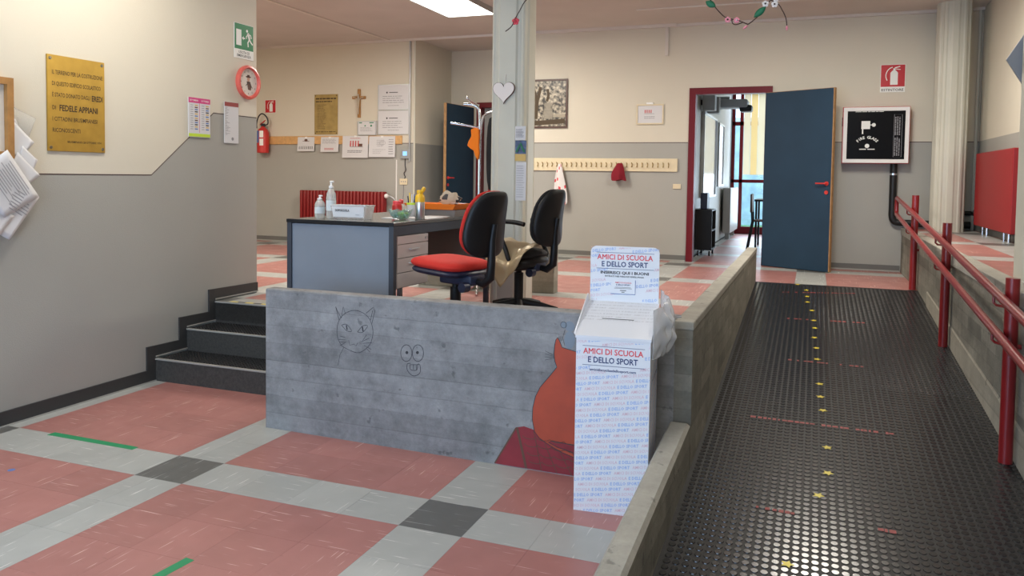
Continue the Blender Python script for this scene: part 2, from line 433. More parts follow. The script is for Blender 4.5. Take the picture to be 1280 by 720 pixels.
def smooth_pts(pts, sub=4):
    out = []; n = len(pts)
    for i in range(n - 1):
        p0 = pts[max(i - 1, 0)]; p1 = pts[i]; p2 = pts[i + 1]; p3 = pts[min(i + 2, n - 1)]
        for s in range(sub):
            t = s / sub
            out.append(tuple(.5 * ((2 * p1[k]) + (-p0[k] + p2[k]) * t + (2 * p0[k] - 5 * p1[k] + 4 * p2[k] - p3[k]) * t * t + (-p0[k] + 3 * p1[k] - 3 * p2[k] + p3[k]) * t ** 3) for k in range(len(p1))))
    out.append(tuple(pts[-1])); return out
def frameM(o, right, up):
    """matrix: local x->right, y->up, z->right x up"""
    r = Vector(right).normalized(); u = Vector(up).normalized(); n = r.cross(u)
    return Matrix(((r.x, u.x, n.x, o[0]), (r.y, u.y, n.y, o[1]), (r.z, u.z, n.z, o[2]), (0, 0, 0, 1)))
def on_back(x, z, y): return frameM((x, y, z), (1, 0, 0), (0, 0, 1))       # faces -y
def on_left(y, z, x): return frameM((x, y, z), (0, 1, 0), (0, 0, 1))        # faces +x
def lines(x0, x1, y0, y1, n, th, jitter=.25, mb=None, z=0):
    mb = mb or MB()
    for i in range(n):
        y = y1 - (y1 - y0) * (i + .5) / n
        a = x0; e = x1 - (x1 - x0) * random.random() * jitter
        while a < e:
            l = (x1 - x0) * random.uniform(.08, .22); b = min(a + l, e)
            rect(a, b, y - th / 2, y + th / 2, z, mb); a = b + (x1 - x0) * .025
    return mb

UP = .497; TER = 1.0; CEIL = 3.43; YB = 6.68; XL = -.111; XR = 6.03
def rampz(y): return .5 - .083 * (5.03 - y)
def py(x): return .575 - .02 * (x - 1.3)          # front face of the desk-side parapet

# ================================================================== FLOORS (structure)
def tilekind(x, y, off):
    a = math.floor(round(x / .3, 3)) % 5 == 4; b = math.floor(round((y - off) / .3, 3)) % 5 == 4
    return 'dark_vinyl' if a and b else 'grey_vinyl' if a or b else 'pink_vinyl'
_tm = {}
def tile_mesh(w_, d, m):
    k = (round(w_, 3), round(d, 3), m)
    if k not in _tm:
        g = .0004; me = bpy.data.meshes.new('tile'); t = box(g, w_ - g, g, d - g, 0, .003)
        me.from_pydata([tuple(p) for p in t.v], [], t.f); me.materials.append(MATS[m]); _tm[k] = me
    return _tm[k]
def tiles(parent, z, off, x0, x1, y0, y1, rects, single):
    """rects: allowed area list; single(cx, cy) -> own object, else joined"""
    pl = wloc(parent); rest = {}
    ix = math.floor(x0 / .3); 
    while ix * .3 < x1 - 1e-6:
        iy = math.floor((y0 - off) / .3)
        while iy * .3 + off < y1 - 1e-6:
            X, Y = ix * .3, iy * .3 + off
            for (a, b, c, d) in rects:
                xa, xb, ya, yb = max(X, a), min(X + .3, b), max(Y, c), min(Y + .3, d)
                if xb - xa > .004 and yb - ya > .004:
                    m = tilekind(X + .15, Y + .15, off)
                    if single(X + .15, Y + .15):
                        o = bpy.data.objects.new('tile', tile_mesh(xb - xa, yb - ya, m)); COL.objects.link(o)
                        o.parent = parent; o.location = Vector((xa, ya, z - .003)) - pl
                    else:
                        box(xa + .0007, xb - .0007, ya + .0007, yb - .0007, z - .003, z, rest.setdefault(m, MB()))
            iy += 1
        ix += 1
    if rest:
        ks = list(rest); mb = MB()
        for i, k in enumerate(ks): rest[k].m = [i] * len(rest[k].f); mb.join(rest[k])
        make('tiling', mb, ks, parent, kind='stuff')

fl = make('floor', box(XL - .02, 5.3, -5.3, 1.2, -.1, -.003), 'under', kind='structure')
tag(fl, 'lower hall floor of pink vinyl tiles with pale grey bands and dark grey crossings', 'floor')
tiles(fl, 0, 0, XL, 5.3, -5.2, 1.14, [(XL, 1.31, -5.2, 1.14), (1.31, 3.75, -5.2, .575), (3.75, 5.3, -5.2, -1.02)],
      lambda x, y: y > -1.7 and x < 3.75)
mb = box(-4.5, 1.31, 1.76, YB, UP - .15, UP - .003); box(1.31, 3.75, .66, YB, UP - .15, UP - .003, mb)
box(3.75, 5.3, 5.03, YB, UP - .15, UP - .003, mb); box(-.91, .9, YB, 8.2, UP - .15, UP - .003, mb)
box(2.6, 6.2, YB, 12.6, UP - .15, UP - .003, mb)
f2 = make('floor', mb, 'under', kind='structure')
tag(f2, 'raised hall floor of pink and grey vinyl tiles around the desk and the classroom door', 'floor')
def vis_up(x, y):
    return (y < 6.7 and ((2.2 < x < 3.9 and y > 1.9) or (3.6 < x < 5.4 and y > 4.9) or (-3.4 < x < .9 and 1.7 < y < 6.7 and y > 1.7 + (-x) * 1.0 - 1.0 and x < 1.3 - (y - 3) * .25 + .6 and y < 5.4)))
tiles(f2, UP, .47, -4.5, 6.2, .66, 12.6,
      [(-4.5, 1.31, 1.76, YB), (1.31, 3.75, .66, YB), (3.75, 5.3, 5.03, YB), (-.91, .9, YB, 8.2), (2.9, 6.2, YB, 12.6)], vis_up)
f3 = make('floor', box(5.34, 6.05, -5.3, YB, TER - .15, TER - .003), 'under', kind='structure')
tag(f3, 'higher landing floor of pink and grey tiles beyond the ramp wall on the right', 'floor')
tiles(f3, TER, .17, 5.34, 6.03, -.5, YB, [(5.38, 6.03, -.5, YB)], lambda x, y: y > 1.5)

# ramp with round rubber studs
ramp = make('ramp', quadprism([(3.83, -1.02, -.04), (5.30, -1.02, -.04), (5.30, 5.03, .35), (3.83, 5.03, .35)],
                              [(3.83, -1.02, rampz(-1.02)), (5.30, -1.02, rampz(-1.02)), (5.30, 5.03, rampz(5.03)), (3.83, 5.03, rampz(5.03))]),
            'black_rubber', kind='structure')
tag(ramp, 'long black rubber ramp with round studs between two concrete walls', 'ramp')
mb = MB(); px_, py_ = .0355, .0425; j = 0
for i in range(int(6.0 / py_)):
    y = -1.0 + py_ * (i + .5)
    n = 10 if y < 2 else 8
    for k in range(41):
        x = 3.845 + px_ * (k + .5); z0 = rampz(y)
        vs = []; 
        for (r, dz) in ((.0150, -.001), (.0135, .0028)):
            for q in range(n):
                a = 2 * PI * q / n; yy = y + r * math.sin(a) * 1.1
                vs.append((x + r * math.cos(a), yy, rampz(yy) + dz))
        b0 = len(mb.v); mb.v += [Vector(p) for p in vs]
        for q in range(n): mb.f.append((b0 + q, b0 + (q + 1) % n, b0 + n + (q + 1) % n, b0 + n + q)); mb.m.append(0)
        mb.f.append(tuple(range(b0 + n, b0 + 2 * n))); mb.m.append(0)
make('stud_pattern', mb, 'stud_rubber', ramp, kind='stuff')

# ================================================================== STAIRCASE
st = thing('staircase', 'three dark rubber covered steps between the left wall and the concrete parapet', 'stairs', (.6, 1.14, 0), kind='structure')
for i in range(3):
    y0 = 1.14 + .31 * i; z1 = UP * (i + 1) / 3; z0 = UP * i / 3
    yb = y0 + .31 if i < 2 else y0 + .1
    make('step', box(XL + .012, 1.308, y0, yb + (.02 if i < 2 else 0), max(0, z0 - .013), z1 - .012), 'step_rubber', st)
    if i < 2:
        tr = make('tread', box(XL + .012, 1.305, y0 + .012, y0 + .31, z1 - .012, z1 - .003), 'black_rubber', st)
        mb = MB()
        for a in range(11):
            for b in range(54):
                x = XL + .03 + .026 * b; y = y0 + .035 + .025 * a
                if x < 1.295: lathe([(.009, -.004), (.0075, .0)], (x, y, z1), 6, mb)
        make('stud_pattern', mb, 'stud_rubber', tr, kind='stuff')
    make('nosing', box(XL + .012, 1.305, y0 - .006, y0 + .012, z1 - .010, z1 + .001), 'nosing', st)
# side stringer strip on the wall: stepped black skirting
# hazard tape on top edge
hz = thing('hazard_tape', 'yellow and black striped tape along the top stair edge', 'tape', (.5, 1.80, UP))
for k in range(16):
    x0 = .02 + k * .075
    make('stripe', box(x0, x0 + .075, 1.785, 1.81, UP, UP + .001), 'tape_yellow' if k % 2 == 0 else 'ink', hz)

# ================================================================== WALLS
def two_tone_wall(name, label, upper, lower, axis, a, b, extra=()):
    """upper / lower: lists of 2D polygons"""
    mb = MB()
    for p in upper: mb.cur = 0; prism(p, axis, a, b, mb)
    for p in lower: mb.cur = 1; prism(p, axis, a, b, mb)
    o = make(name, mb, ['cream_paint', 'grey_paint'], kind='structure'); tag(o, label, 'wall'); return o
# left wall : x in [XL-.25, XL], y from -5.3 to 2.28
wl = two_tone_wall('wall_left', 'left stair wall, cream above and grey below a stepped painted line',
    [[(-5.3, 1.5), (1.123, 1.5), (1.76, 1.995), (2.28, 1.995), (2.28, CEIL), (-5.3, CEIL)]],
    [[(-5.3, 0), (2.28, 0), (2.28, 1.995), (1.76, 1.995), (1.123, 1.5), (-5.3, 1.5)]], 'x', XL - .25, XL)
lp = [(-5.3, 1.5), (1.123, 1.5), (1.76, 1.995), (2.28, 1.995)]
mb = stroke(lp, .007).xf(frameM((XL + .0012, 0, 0), (0, 1, 0), (0, 0, 1)))
make('painted_line', mb, 'line_dark', wl)
# back wall with door opening (2.96..3.79) and recess (-.91 .. .60)
def rc(x0, x1, z0, z1): return [(x0, z0), (x1, z0), (x1, z1), (x0, z1)]
G = 1.975
wb = two_tone_wall('wall_back', 'far hall wall, cream above and grey below, around the classroom door',
    [rc(-4.5, -.91, G, CEIL), rc(.60, 2.96, G, CEIL), rc(2.96, 3.79, 2.57, CEIL), rc(3.79, XR + .1, G, CEIL)],
    [rc(-4.5, -.91, .35, G), rc(.60, 2.96, .35, G), rc(3.79, XR + .1, .35, G)], 'y', YB, YB + .12)
for k, (a, b) in enumerate([(-4.5, -.91), (.60, 2.88), (3.87, XR)]):
    make('painted_line', box(a, b, YB - .0012, YB + .001, G - .004, G + .004), 'line_dark', wb)
wr = two_tone_wall('wall_recess', 'walls of the recess with the dark blue door', [rc(YB + .12, 8.2, G, CEIL)], [rc(YB + .12, 8.2, .35, G)], 'x', -1.03, -.91)
wr2 = two_tone_wall('wall_recess', 'rear and side wall of the recess beyond the coat stand', [rc(YB + .12, 8.2, G, CEIL)], [rc(YB + .12, 8.2, .35, G)], 'x', .60, .72)
wr3 = two_tone_wall('wall_recess', 'rear wall of the recess around the dark red door frame',
    [rc(-1.03, -.47, G, CEIL), rc(-.47, .40, 2.57, CEIL), rc(.40, .72, G, CEIL)], [rc(-1.03, -.47, .35, G), rc(.40, .72, .35, G)], 'y', 7.86, 7.98)
tag(make('wall_recess', box(-.47, .40, 7.98, 8.1, .35, 2.6), 'grey_paint', kind='structure'), 'grey wall seen in the dark beyond the recess door', 'wall')
# right wall
two_tone_wall('wall_right', 'right hall wall behind the bright red radiator', [rc(-5.3, YB, 1.98, CEIL)], [rc(-5.3, YB, .35, 1.98)], 'x', XR, XR + .12)
two_tone_wall('wall_far_left', 'end wall of the raised hall at far left', [rc(2.0, YB, G, CEIL)], [rc(2.0, YB, .35, G)], 'x', -4.62, -4.5)
two_tone_wall('wall_hidden_left', 'wall closing the raised hall behind the stair wall', [rc(-4.62, XL - .25, G, CEIL)], [rc(-4.62, XL - .25, .35, G)], 'y', 1.6, 1.75)
# rear wall behind the camera with a glazed entrance opening
wrr = MB()
box(XL - .25, -.1, -5.3, -5.18, 0, CEIL, wrr); box(3.9, XR + .1, -5.3, -5.18, 0, CEIL, wrr); box(-.1, 3.9, -5.3, -5.18, 2.5, CEIL, wrr); box(-.1, 3.9, -5.3, -5.18, 0, .4, wrr)
tag(make('wall_rear', wrr, 'cream_paint', kind='structure'), 'entrance wall behind the viewer with a wide glazed opening', 'wall')
# ceiling
ce = make('ceiling', box(-4.62, XR + .12, -5.3, 8.2, CEIL, CEIL + .1), 'ceiling_paint', kind='structure')
tag(ce, 'taupe hall ceiling with pale joint strips', 'ceiling')
mb = box(-1.33, -1.29, -5.1, YB, CEIL - .015, CEIL); make('joint_strip', mb, 'ceiling_joint', ce)
make('joint_strip', box(-4.5, XR, YB - .05, YB - .0, CEIL - .03, CEIL), 'ceiling_joint', ce)
make('joint_strip', box(2.42, XR, 5.66, 5.69, CEIL - .012, CEIL), 'ceiling_joint', ce)

# skirtings
def skirt(name, x0, x1, y, z):
    t = thing(name, 'dark grey skirting board along the far wall', 'skirting', ((x0 + x1) / 2, y, z), kind='structure')
    make('board', box(x0, x1, y - .012, y, z, z + .075), 'skirting_grey', t)
    make('lip', box(x0, x1, y - .02, y - .012, z + .002, z + .018), 'skirting_line', t); return t
skirt('baseboard_back', -4.5, -.91, YB, UP)['label'] = 'dark grey skirting board under the red ribbed radiator'
skirt('baseboard_back', .60, 2.88, YB, UP)['label'] = 'dark grey skirting board below the coat hook rail'
skirt('baseboard_back', 3.87, 5.29, YB, UP)['label'] = 'dark grey skirting board right of the open blue classroom door'
skirt('baseboard_back', 5.40, 6.0, YB, TER)['label'] = 'short dark skirting board on the higher landing behind the round column'
t = make('baseboard_right', box(XR - .015, XR, 1.0, YB - .02, TER, TER + .09), 'skirting_grey', kind='structure')
tag(t, 'dark skirting under the bright red radiator', 'skirting')
# stepped skirting on the left wall
th = .09; r = UP / 3
up = [(-5.3, .09), (1.06, .09), (1.06, r + .095), (1.375, r + .09), (1.375, 2 * r + .095), (1.69, 2 * r + .09), (1.69, UP + .1), (2.28, UP + .09)]
lo = [(2.28, UP + .012), (1.76, UP + .012), (1.76, 2 * r + .01), (1.45, 2 * r + .01), (1.45, r + .01), (1.14, r + .01), (1.14, 0), (-5.3, 0)]
tb = thing('baseboard_left', 'black skirting that climbs the steps along the left wall', 'skirting', (XL, 1.1, 0), kind='structure')
make('board', prism(up + lo, 'x', XL, XL + .012), 'skirting', tb)
mb = MB()
for a, b in zip(lo[:-1], lo[1:]):
    if abs(a[1] - b[1]) < .001: box(XL + .012, XL + .018, min(a[0], b[0]), max(a[0], b[0]), a[1], a[1] + .008, mb)
make('lip', mb, 'skirting_line', tb)

# ---- concrete parapets and walls
fy0, fy1 = py(1.31), py(3.83)
def parapet_mesh():
    bm = bmesh.new()
    vs = [bm.verts.new(p) for p in [(1.31, fy0, 0), (3.745, py(3.745), 0), (3.745, .66, 0), (1.31, .66, 0), (1.31, fy0, .84), (3.745, py(3.745), .84), (3.745, .66, .84), (1.31, .66, .84)]]
    for f in BOXF: bm.faces.new([vs[i] for i in f])
    es = [e for e in bm.edges if all(v.co.z > .8 for v in e.verts)] + [e for e in bm.edges if all(v.co.x < 1.32 and v.co.y < .6 for v in e.verts)]
    bmesh.ops.bevel(bm, geom=es, offset=.012, segments=3, profile=.5, affect='EDGES')
    bm.verts.index_update(); mb = MB().add([v.co.copy() for v in bm.verts], [tuple(v.index for v in f.verts) for f in bm.faces]); bm.free(); return mb
p1 = make('wall_parapet', parapet_mesh(), 'concrete', kind='structure')
tag(p1, 'board-marked concrete parapet with cat drawings in front of the desk', 'parapet')
# parapet along the ramp: wall body + paler coping
mb = box(3.745, 3.83, py(3.8), 5.05, 0, .80)
p2 = make('wall_parapet', mb, 'concrete_side', kind='structure')
tag(p2, 'long rough concrete parapet between the raised floor and the ramp', 'parapet')
make('coping', rbox(3.742, 3.834, py(3.8) - .004, 5.055, .80, .842, .006), 'concrete_smooth', p2)
# low curb beside the bottom of the ramp
def ctop(y): return .35 + .06 * (y - .36)
mb = quadprism([(3.73, -2.6, 0), (3.83, -2.6, 0), (3.83, .505, 0), (3.73, .505, 0)], [(3.73, -2.6, ctop(-2.6) - .015), (3.83, -2.6, ctop(-2.6) - .015), (3.83, .505, ctop(.5) - .015), (3.73, .505, ctop(.5) - .015)])
cb = make('wall_curb', mb, 'concrete_side', kind='structure')
tag(cb, 'low sloping concrete curb at the foot of the ramp beside the cardboard box', 'curb')
mb = quadprism([(3.73, -2.6, ctop(-2.6) - .015), (3.83, -2.6, ctop(-2.6) - .015), (3.83, .505, ctop(.5) - .015), (3.73, .505, ctop(.5) - .015)],
               [(3.742, -2.6, ctop(-2.6)), (3.815, -2.6, ctop(-2.6)), (3.815, .495, ctop(.5)), (3.742, .495, ctop(.5))])
make('coping', mb, 'concrete_smooth', cb)
# right retaining wall
mb = box(5.30, 5.38, -5.2, YB, 0, TER - .075)
rw = make('wall_ramp', mb, 'concrete_side', kind='structure')
tag(rw, 'board-marked concrete retaining wall on the right of the ramp', 'wall')
make('coping', rbox(5.292, 5.40, -5.2, YB, TER - .075, TER + .004, .006), 'concrete_smooth', rw)
make('joint', box(5.298, 5.3, 5.3, 5.306, UP, TER - .08), 'line_dark', rw)
make('plaster_patch', quadprism([(5.294, -1.0, .0), (5.30, -1.0, 0), (5.30, 4.4, rampz(4.4)), (5.294, 4.4, rampz(4.4))],
                               [(5.294, -1.0, rampz(-1) + .22), (5.30, -1.0, rampz(-1) + .24), (5.30, 4.4, rampz(4.4) + .13), (5.294, 4.4, rampz(4.4) + .12)]), 'concrete_low', rw)
# low beige wall behind the column
o = make('wall_low', rbox(.9, 2.236, 3.33, 3.45, UP, .93, .006), 'concrete_low', kind='structure')
tag(o, 'low beige concrete wall standing behind the fluted column', 'wall')

# ================================================================== COLUMNS
def flute(cx, cy, hx, hy, z0, z1, n, depth, name, label, exp=5.):
    P = []; N = n * 6
    for j in range(N):
        t = 2 * PI * j / N; c, s = math.cos(t), math.sin(t)
        X = hx * math.copysign(abs(c) ** (2 / exp), c); Y = hy * math.copysign(abs(s) ** (2 / exp), s)
        ph = j % 6; k = 1 - (depth if ph in (2, 3, 4) else 0)
        P.append((cx + X * k, cy + Y * k))
    o = make(name, prism(P, 'z', z0, z1), 'col_paint', kind=None)
    return tag(o, label, 'column')
flute(2.035, 2.80, .155, .15, UP, CEIL, 8, .07, 'fluted_column', 'pale grey fluted column with a white wooden heart and papers on it')
flute(5.70, 6.36, .165, .165, TER, CEIL, 12, .04, 'fluted_column', 'tall fluted column standing near the far wall right of the fire cabinet', 2.6)
flute(5.56, 1.75, .15, .15, TER, CEIL, 8, .02, 'fluted_column', 'pale column at the right edge beside the top of the handrail', 8)

# ================================================================== CEILING LAMPS
for i, (x, y, p) in enumerate(LIGHTS):
    t = thing('ceiling_lamp', ['square bright ceiling lamp left of the fluted column', 'unseen ceiling lamp added above the foot of the stairs', 'ceiling lamp above the ramp',
                               'unseen ceiling lamp added in the far left hall', 'unseen ceiling lamp added above the viewer near the entrance', 'unseen ceiling lamp added above the entrance on the left'][i], 'lamp', (x, y, CEIL))
    mb = MB(); a, b = .31, .60
    for q in ((x - a, x + a, y - b, y - b + .02), (x - a, x + a, y + b - .02, y + b), (x - a, x - a + .02, y - b + .02, y + b - .02), (x + a - .02, x + a, y - b + .02, y + b - .02)):
        box(*q, CEIL - .055, CEIL, mb)
    make('frame', mb, 'alu', t)
    make('diffuser', box(x - a + .02, x + a - .02, y - b + .02, y + b - .02, CEIL - .045, CEIL - .01), 'diffuser', t)
    l = area('lamp_light', (0, 0, -.07), (0, 0, 0), .56, 1.1, p, (1, .93, .82)); l.parent = t

# ================================================================== DOORS
def door_frame(t, x0, x1, y0, y1, z0, z1, w_, ext):
    make('jamb', box(x0 - w_, x0, y0 - ext, y1, z0, z1 + w_), 'frame_red', t)
    make('jamb', box(x1, x1 + w_, y0 - ext, y1, z0, z1 + w_), 'frame_red', t)
    make('lintel', box(x0, x1, y0 - ext, y1, z1, z1 + w_), 'frame_red', t)
def door_leaf(t, hinge, direction, length, z0, z1):
    d = Vector((*direction, 0)).normalized(); n = Vector((-d.y, d.x, 0)); h = Vector((*hinge, 0))
    M = Matrix(((d.x, n.x, 0, h.x), (d.y, n.y, 0, h.y), (0, 0, 1, 0), (0, 0, 0, 1)))
    lf = make('door_leaf', box(0, length - .012, -.02, .02, z0, z1 - .004).xf(M), 'door_blue', t)
    make('edge_strip', box(length - .012, length, -.0205, .0205, z0, z1).xf(M), 'wood_edge', lf, label='varnished wooden edge')
    make('top_edge', box(0, length - .012, -.0205, .0205, z1 - .004, z1).xf(M), 'wood_edge', lf)
    hz_ = z0 + .99
    for s in (-1, 1):
        mb = tube([(length - .06, s * .02, hz_), (length - .06, s * .055, hz_), (length - .075, s * .062, hz_), (length - .17, s * .062, hz_)], .009, 10)
        cyl((length - .06, s * .021, hz_), .024, s * .008, 'y', 16, mb)
        make('door_handle', mb.xf(M), 'signal_red', lf, smooth=True)
        make('lock_rose', cyl((length - .06, s * .021, hz_ - .1), .022, s * .008, 'y', 16).xf(M), 'signal_red', lf)
    return lf
d1 = thing('door_1', 'open dark blue classroom door with red lever handle and dark red frame', 'door', (3.4, YB, UP), kind='structure')
door_frame(d1, 2.965, 3.785, YB, YB + .12, UP, 2.565, .078, .02)
door_leaf(d1, (3.80, YB - .045), (4.53 - 3.80, 6.24 - (YB - .045)), .85, UP + .008, 2.56)
d2 = thing('door_2', 'open dark blue door with red frame in the recess behind the coat stand', 'door', (-.05, 7.86, UP), kind='structure')
door_frame(d2, -.40, .36, 7.86, 7.98, UP, 2.565, .075, .02)
door_leaf(d2, (-.52, 7.80), (-.06, -1), .86, UP + .008, 2.56)

# ================================================================== CLASSROOM
cw = MB(); box(2.74, 2.86, YB + .12, 12.5, .35, CEIL, cw)
tag(make('wall_classroom', cw, 'grey_paint', kind='structure'), 'left wall of the classroom beyond the open door, with the whiteboard', 'wall')
tag(make('wall_classroom', box(6.1, 6.2, YB + .12, 12.5, .35, CEIL), 'cream_paint', kind='structure'), 'far right wall of the classroom', 'wall')
tag(make('ceiling', box(2.7, 6.2, 8.2, 12.6, CEIL, CEIL + .1), 'ceiling_paint', kind='structure'), 'classroom ceiling seen through the open door', 'ceiling')
wn_ = thing('window_1', 'tall classroom window with red bars seen through the open door', 'window', (4.5, 12.35, UP), kind='structure')
for z0, z1 in ((UP, UP + .14), (1.47, 1.53), (2.55, 2.62), (3.3, CEIL)): make('window_bar', box(2.87, 6.1, 12.3, 12.38, z0, z1), 'frame_red', wn_)
for x in (2.87, 3.02, 4.1, 5.1, 6.04): make('window_post', box(x, x + .06, 12.3, 12.38, UP + .14, 3.3), 'frame_red', wn_)
make('pane', box(2.93, 6.04, 12.335, 12.345, UP + .14, 3.3), 'glass', wn_)
o = make('neighbouring_wall', box(-2, 12, 19, 19.3, -1.0, 3.2), 'outside_wall'); tag(o, 'pale blue rough building wall outside the classroom window', 'wall', kind='structure')
o = make('lawn', box(-2, 12, 12.6, 19, -.1, .3), 'grass'); tag(o, 'green lawn outside the classroom window', 'lawn', kind='structure')
o = make('blind_rail', box(3.05, 4.7, 12.16, 12.21, 3.25, CEIL), 'alu'); tag(o, 'ceiling rail carrying the fabric blind slats', 'rail')
ORD = ['first', 'second', 'third', 'fourth', 'fifth', 'sixth', 'seventh', 'eighth', 'ninth', 'tenth', 'eleventh', 'twelfth', 'thirteenth', 'fourteenth', 'fifteenth', 'sixteenth', 'seventeenth']
for i in range(12):
    x = 3.10 + i * .127
    o = make('vertical_blind', box(x, x + .122, 12.18 + (i % 2) * .012, 12.184 + (i % 2) * .012, 1.62, 3.25), 'blind_yellow' if i == 1 else 'blind')
    tag(o, 'yellowish fabric blind slat, second from the left in the classroom window' if i == 1 else 'cream fabric blind slat, %s from the left in the classroom window' % ORD[i], 'blind', 'vertical blind slats')
# whiteboards
t = thing('whiteboard', 'large silver framed whiteboard nearest the classroom door', 'whiteboard', (2.87, 8.9, 1.28))
make('panel', box(2.865, 2.892, 8.07, 9.55, 1.29, 2.44), 'board_white', t)
mb = MB()
for q in ((8.04, 8.07, 1.26, 2.47), (9.55, 9.58, 1.26, 2.47)): box(2.862, 2.91, q[0], q[1], q[2], q[3], mb)
box(2.862, 2.91, 8.07, 9.55, 1.26, 1.29, mb); box(2.862, 2.91, 8.07, 9.55, 2.44, 2.47, mb); make('frame', mb, 'alu', t)
t = thing('whiteboard', 'smaller whiteboard further along the classroom wall', 'whiteboard', (2.87, 10.3, 1.42))
make('panel', box(2.865, 2.885, 10.03, 10.72, 1.44, 2.42), 'board_white', t)
mb = MB()
for q in ((10.0, 10.03, 1.41, 2.45), (10.72, 10.75, 1.41, 2.45)): box(2.862, 2.90, q[0], q[1], q[2], q[3], mb)
box(2.862, 2.90, 10.03, 10.72, 1.41, 1.44, mb); box(2.862, 2.90, 10.03, 10.72, 2.42, 2.45, mb); make('frame', mb, 'alu', t)
# projector with arm, speakers
t = thing('projector', 'white wall projector on its arm above the whiteboard', 'projector', (3.1, 8.9, 2.6))
make('wall_arm', tube([(2.863, 8.9, 2.72), (3.15, 8.9, 2.72)], .035, 12), 'device_grey', t)
make('body', rbox(2.98, 3.42, 8.72, 9.08, 2.58, 2.70, .03), 'device_grey', t, True)
make('lens_hood', rbox(3.30, 3.48, 8.78, 9.02, 2.52, 2.62, .03), 'black_plastic', t, True)
for (y, l) in ((7.95, 'grey wall speaker nearest the classroom door'), (8.45, 'grey wall speaker between the door and the projector')):
    t = thing('wall_speaker', l, 'speaker', (2.95, y, 2.5))
    make('cabinet', rbox(2.89, 3.06, y - .1, y + .1, 2.47, 2.70, .01), 'device_grey', t)
    make('bracket', box(2.86, 2.89, y - .03, y + .03, 2.55, 2.62), 'black_plastic', t)
# AV cabinet on castors
t = thing('wheeled_cabinet', 'black cabinet on castors just inside the classroom', 'cabinet', (3.0, 7.72, UP))
make('side', box(2.89, 3.10, 7.50, 7.52, UP + .08, 1.12), 'black_plastic', t); make('side', box(2.89, 3.10, 7.93, 7.95, UP + .08, 1.12), 'black_plastic', t)
make('back', box(2.88, 2.89, 7.50, 7.95, UP + .08, 1.12), 'black_plastic', t)
for z in (UP + .08, .83, 1.10): make('shelf', box(2.89, 3.10, 7.52, 7.93, z, z + .02), 'black_plastic', t)
for x in (2.92, 3.07):
    for y in (7.54, 7.91): make('castor', cyl((x - .01, y, UP + .035), .035, .02, 'x', 12), 'black_plastic', t)
o = make('monitor', rbox(2.93, 3.02, 7.6, 7.85, 1.12, 1.34, .01), 'navy_plastic'); tag(o, 'small dark monitor standing on the wheeled cabinet', 'monitor')
# grey radiator
t = thing('radiator', 'pale grey ribbed radiator below the second whiteboard in the classroom', 'radiator', (2.97, 11.3, .6))
for i in range(14): make('column', rbox(2.90, 3.03, 10.75 + i * .1, 10.84 + i * .1, .60, 1.38, .015), 'radiator_grey', t)
make('foot', box(2.93, 3.0, 10.9, 10.93, UP, .6), 'radiator_grey', t); make('foot', box(2.93, 3.0, 11.8, 11.83, UP, .6), 'radiator_grey', t)
# table and chair
t = thing('school_table', 'dark school table standing in the classroom', 'table', (3.95, 9.6, UP))
make('tabletop', box(3.52, 4.5, 9.2, 9.9, 1.20, 1.23), 'black_plastic', t)
for x in (3.55, 4.46):
    for y in (9.24, 9.86): make('leg', box(x - .015, x + .015, y - .015, y + .015, UP, 1.20), 'black_plastic', t)
t = thing('school_chair', 'dark school chair pulled up to the classroom table', 'chair', (3.5, 9.0, UP))
make('seat', rbox(3.55, 3.90, 8.65, 9.02, .92, .945, .01), 'brown', t)
make('backrest', rbox(3.50, 3.525, 8.65, 9.02, 1.05, 1.32, .01), 'brown', t)
for (a, b) in ((3.53, 8.67), (3.53, 9.0)): make('leg', tube([(a - .07, b, UP), (a, b, .92), (a - .02, b, 1.30)], .012, 8), 'black_plastic', t)
for (a, b) in ((3.88, 8.67), (3.88, 9.0)): make('leg', tube([(a + .04, b, UP), (a, b, .92)], .012, 8), 'black_plastic', t)

# ================================================================== HANDRAIL
t = thing('handrail', 'double red tubular handrail on round posts along the ramp', 'handrail', (5.25, 3, UP))
for y, zt in ((5.07, 1.40), (3.12, 1.235), (1.09, 1.07), (-.95, .90)):
    pz = rampz(y)
    make('post', cyl((5.255, y, pz), .031, zt - pz, 'z', 20), 'rail_red', t, True)
rx = 5.195
def rail_z(y, top): return (1.352 if top else 1.175) + (y - 6.16) * (.072 if top else .0735)
pt = [(rx, y, rail_z(y, True)) for y in (-2.2, 0, 3, 6.10)]; pb = [(rx, y, rail_z(y, False)) for y in (6.10, 3, 0, -2.2)]
end = [(rx, 6.15, 1.350), (rx, 6.175, 1.325), (rx, 6.18, 1.26), (rx, 6.175, 1.20), (rx, 6.15, 1.178)]
make('rail_tube', tube(pt + end + pb, .0215, 16), 'rail_red', t, True)
for y in (5.07, 3.12, 1.09, -.95):
    for top in (True, False):
        z = rail_z(y, top) - .0
        make('bracket', tube([(rx, y + .09, z - .015), (rx, y + .09, z - .05), (rx + .012, y + .08, z - .062), (rx + .04, y + .03, z - .062), (5.235, y + .02, z - .062)], .007, 8), 'rail_red', t, True)
    make('wall_fixing', tube([(5.28, y, 1.0 - .12 - (5.07 - y) * .035), (5.301, y, 1.0 - .12 - (5.07 - y) * .035)], .012, 8), 'rail_red', t)

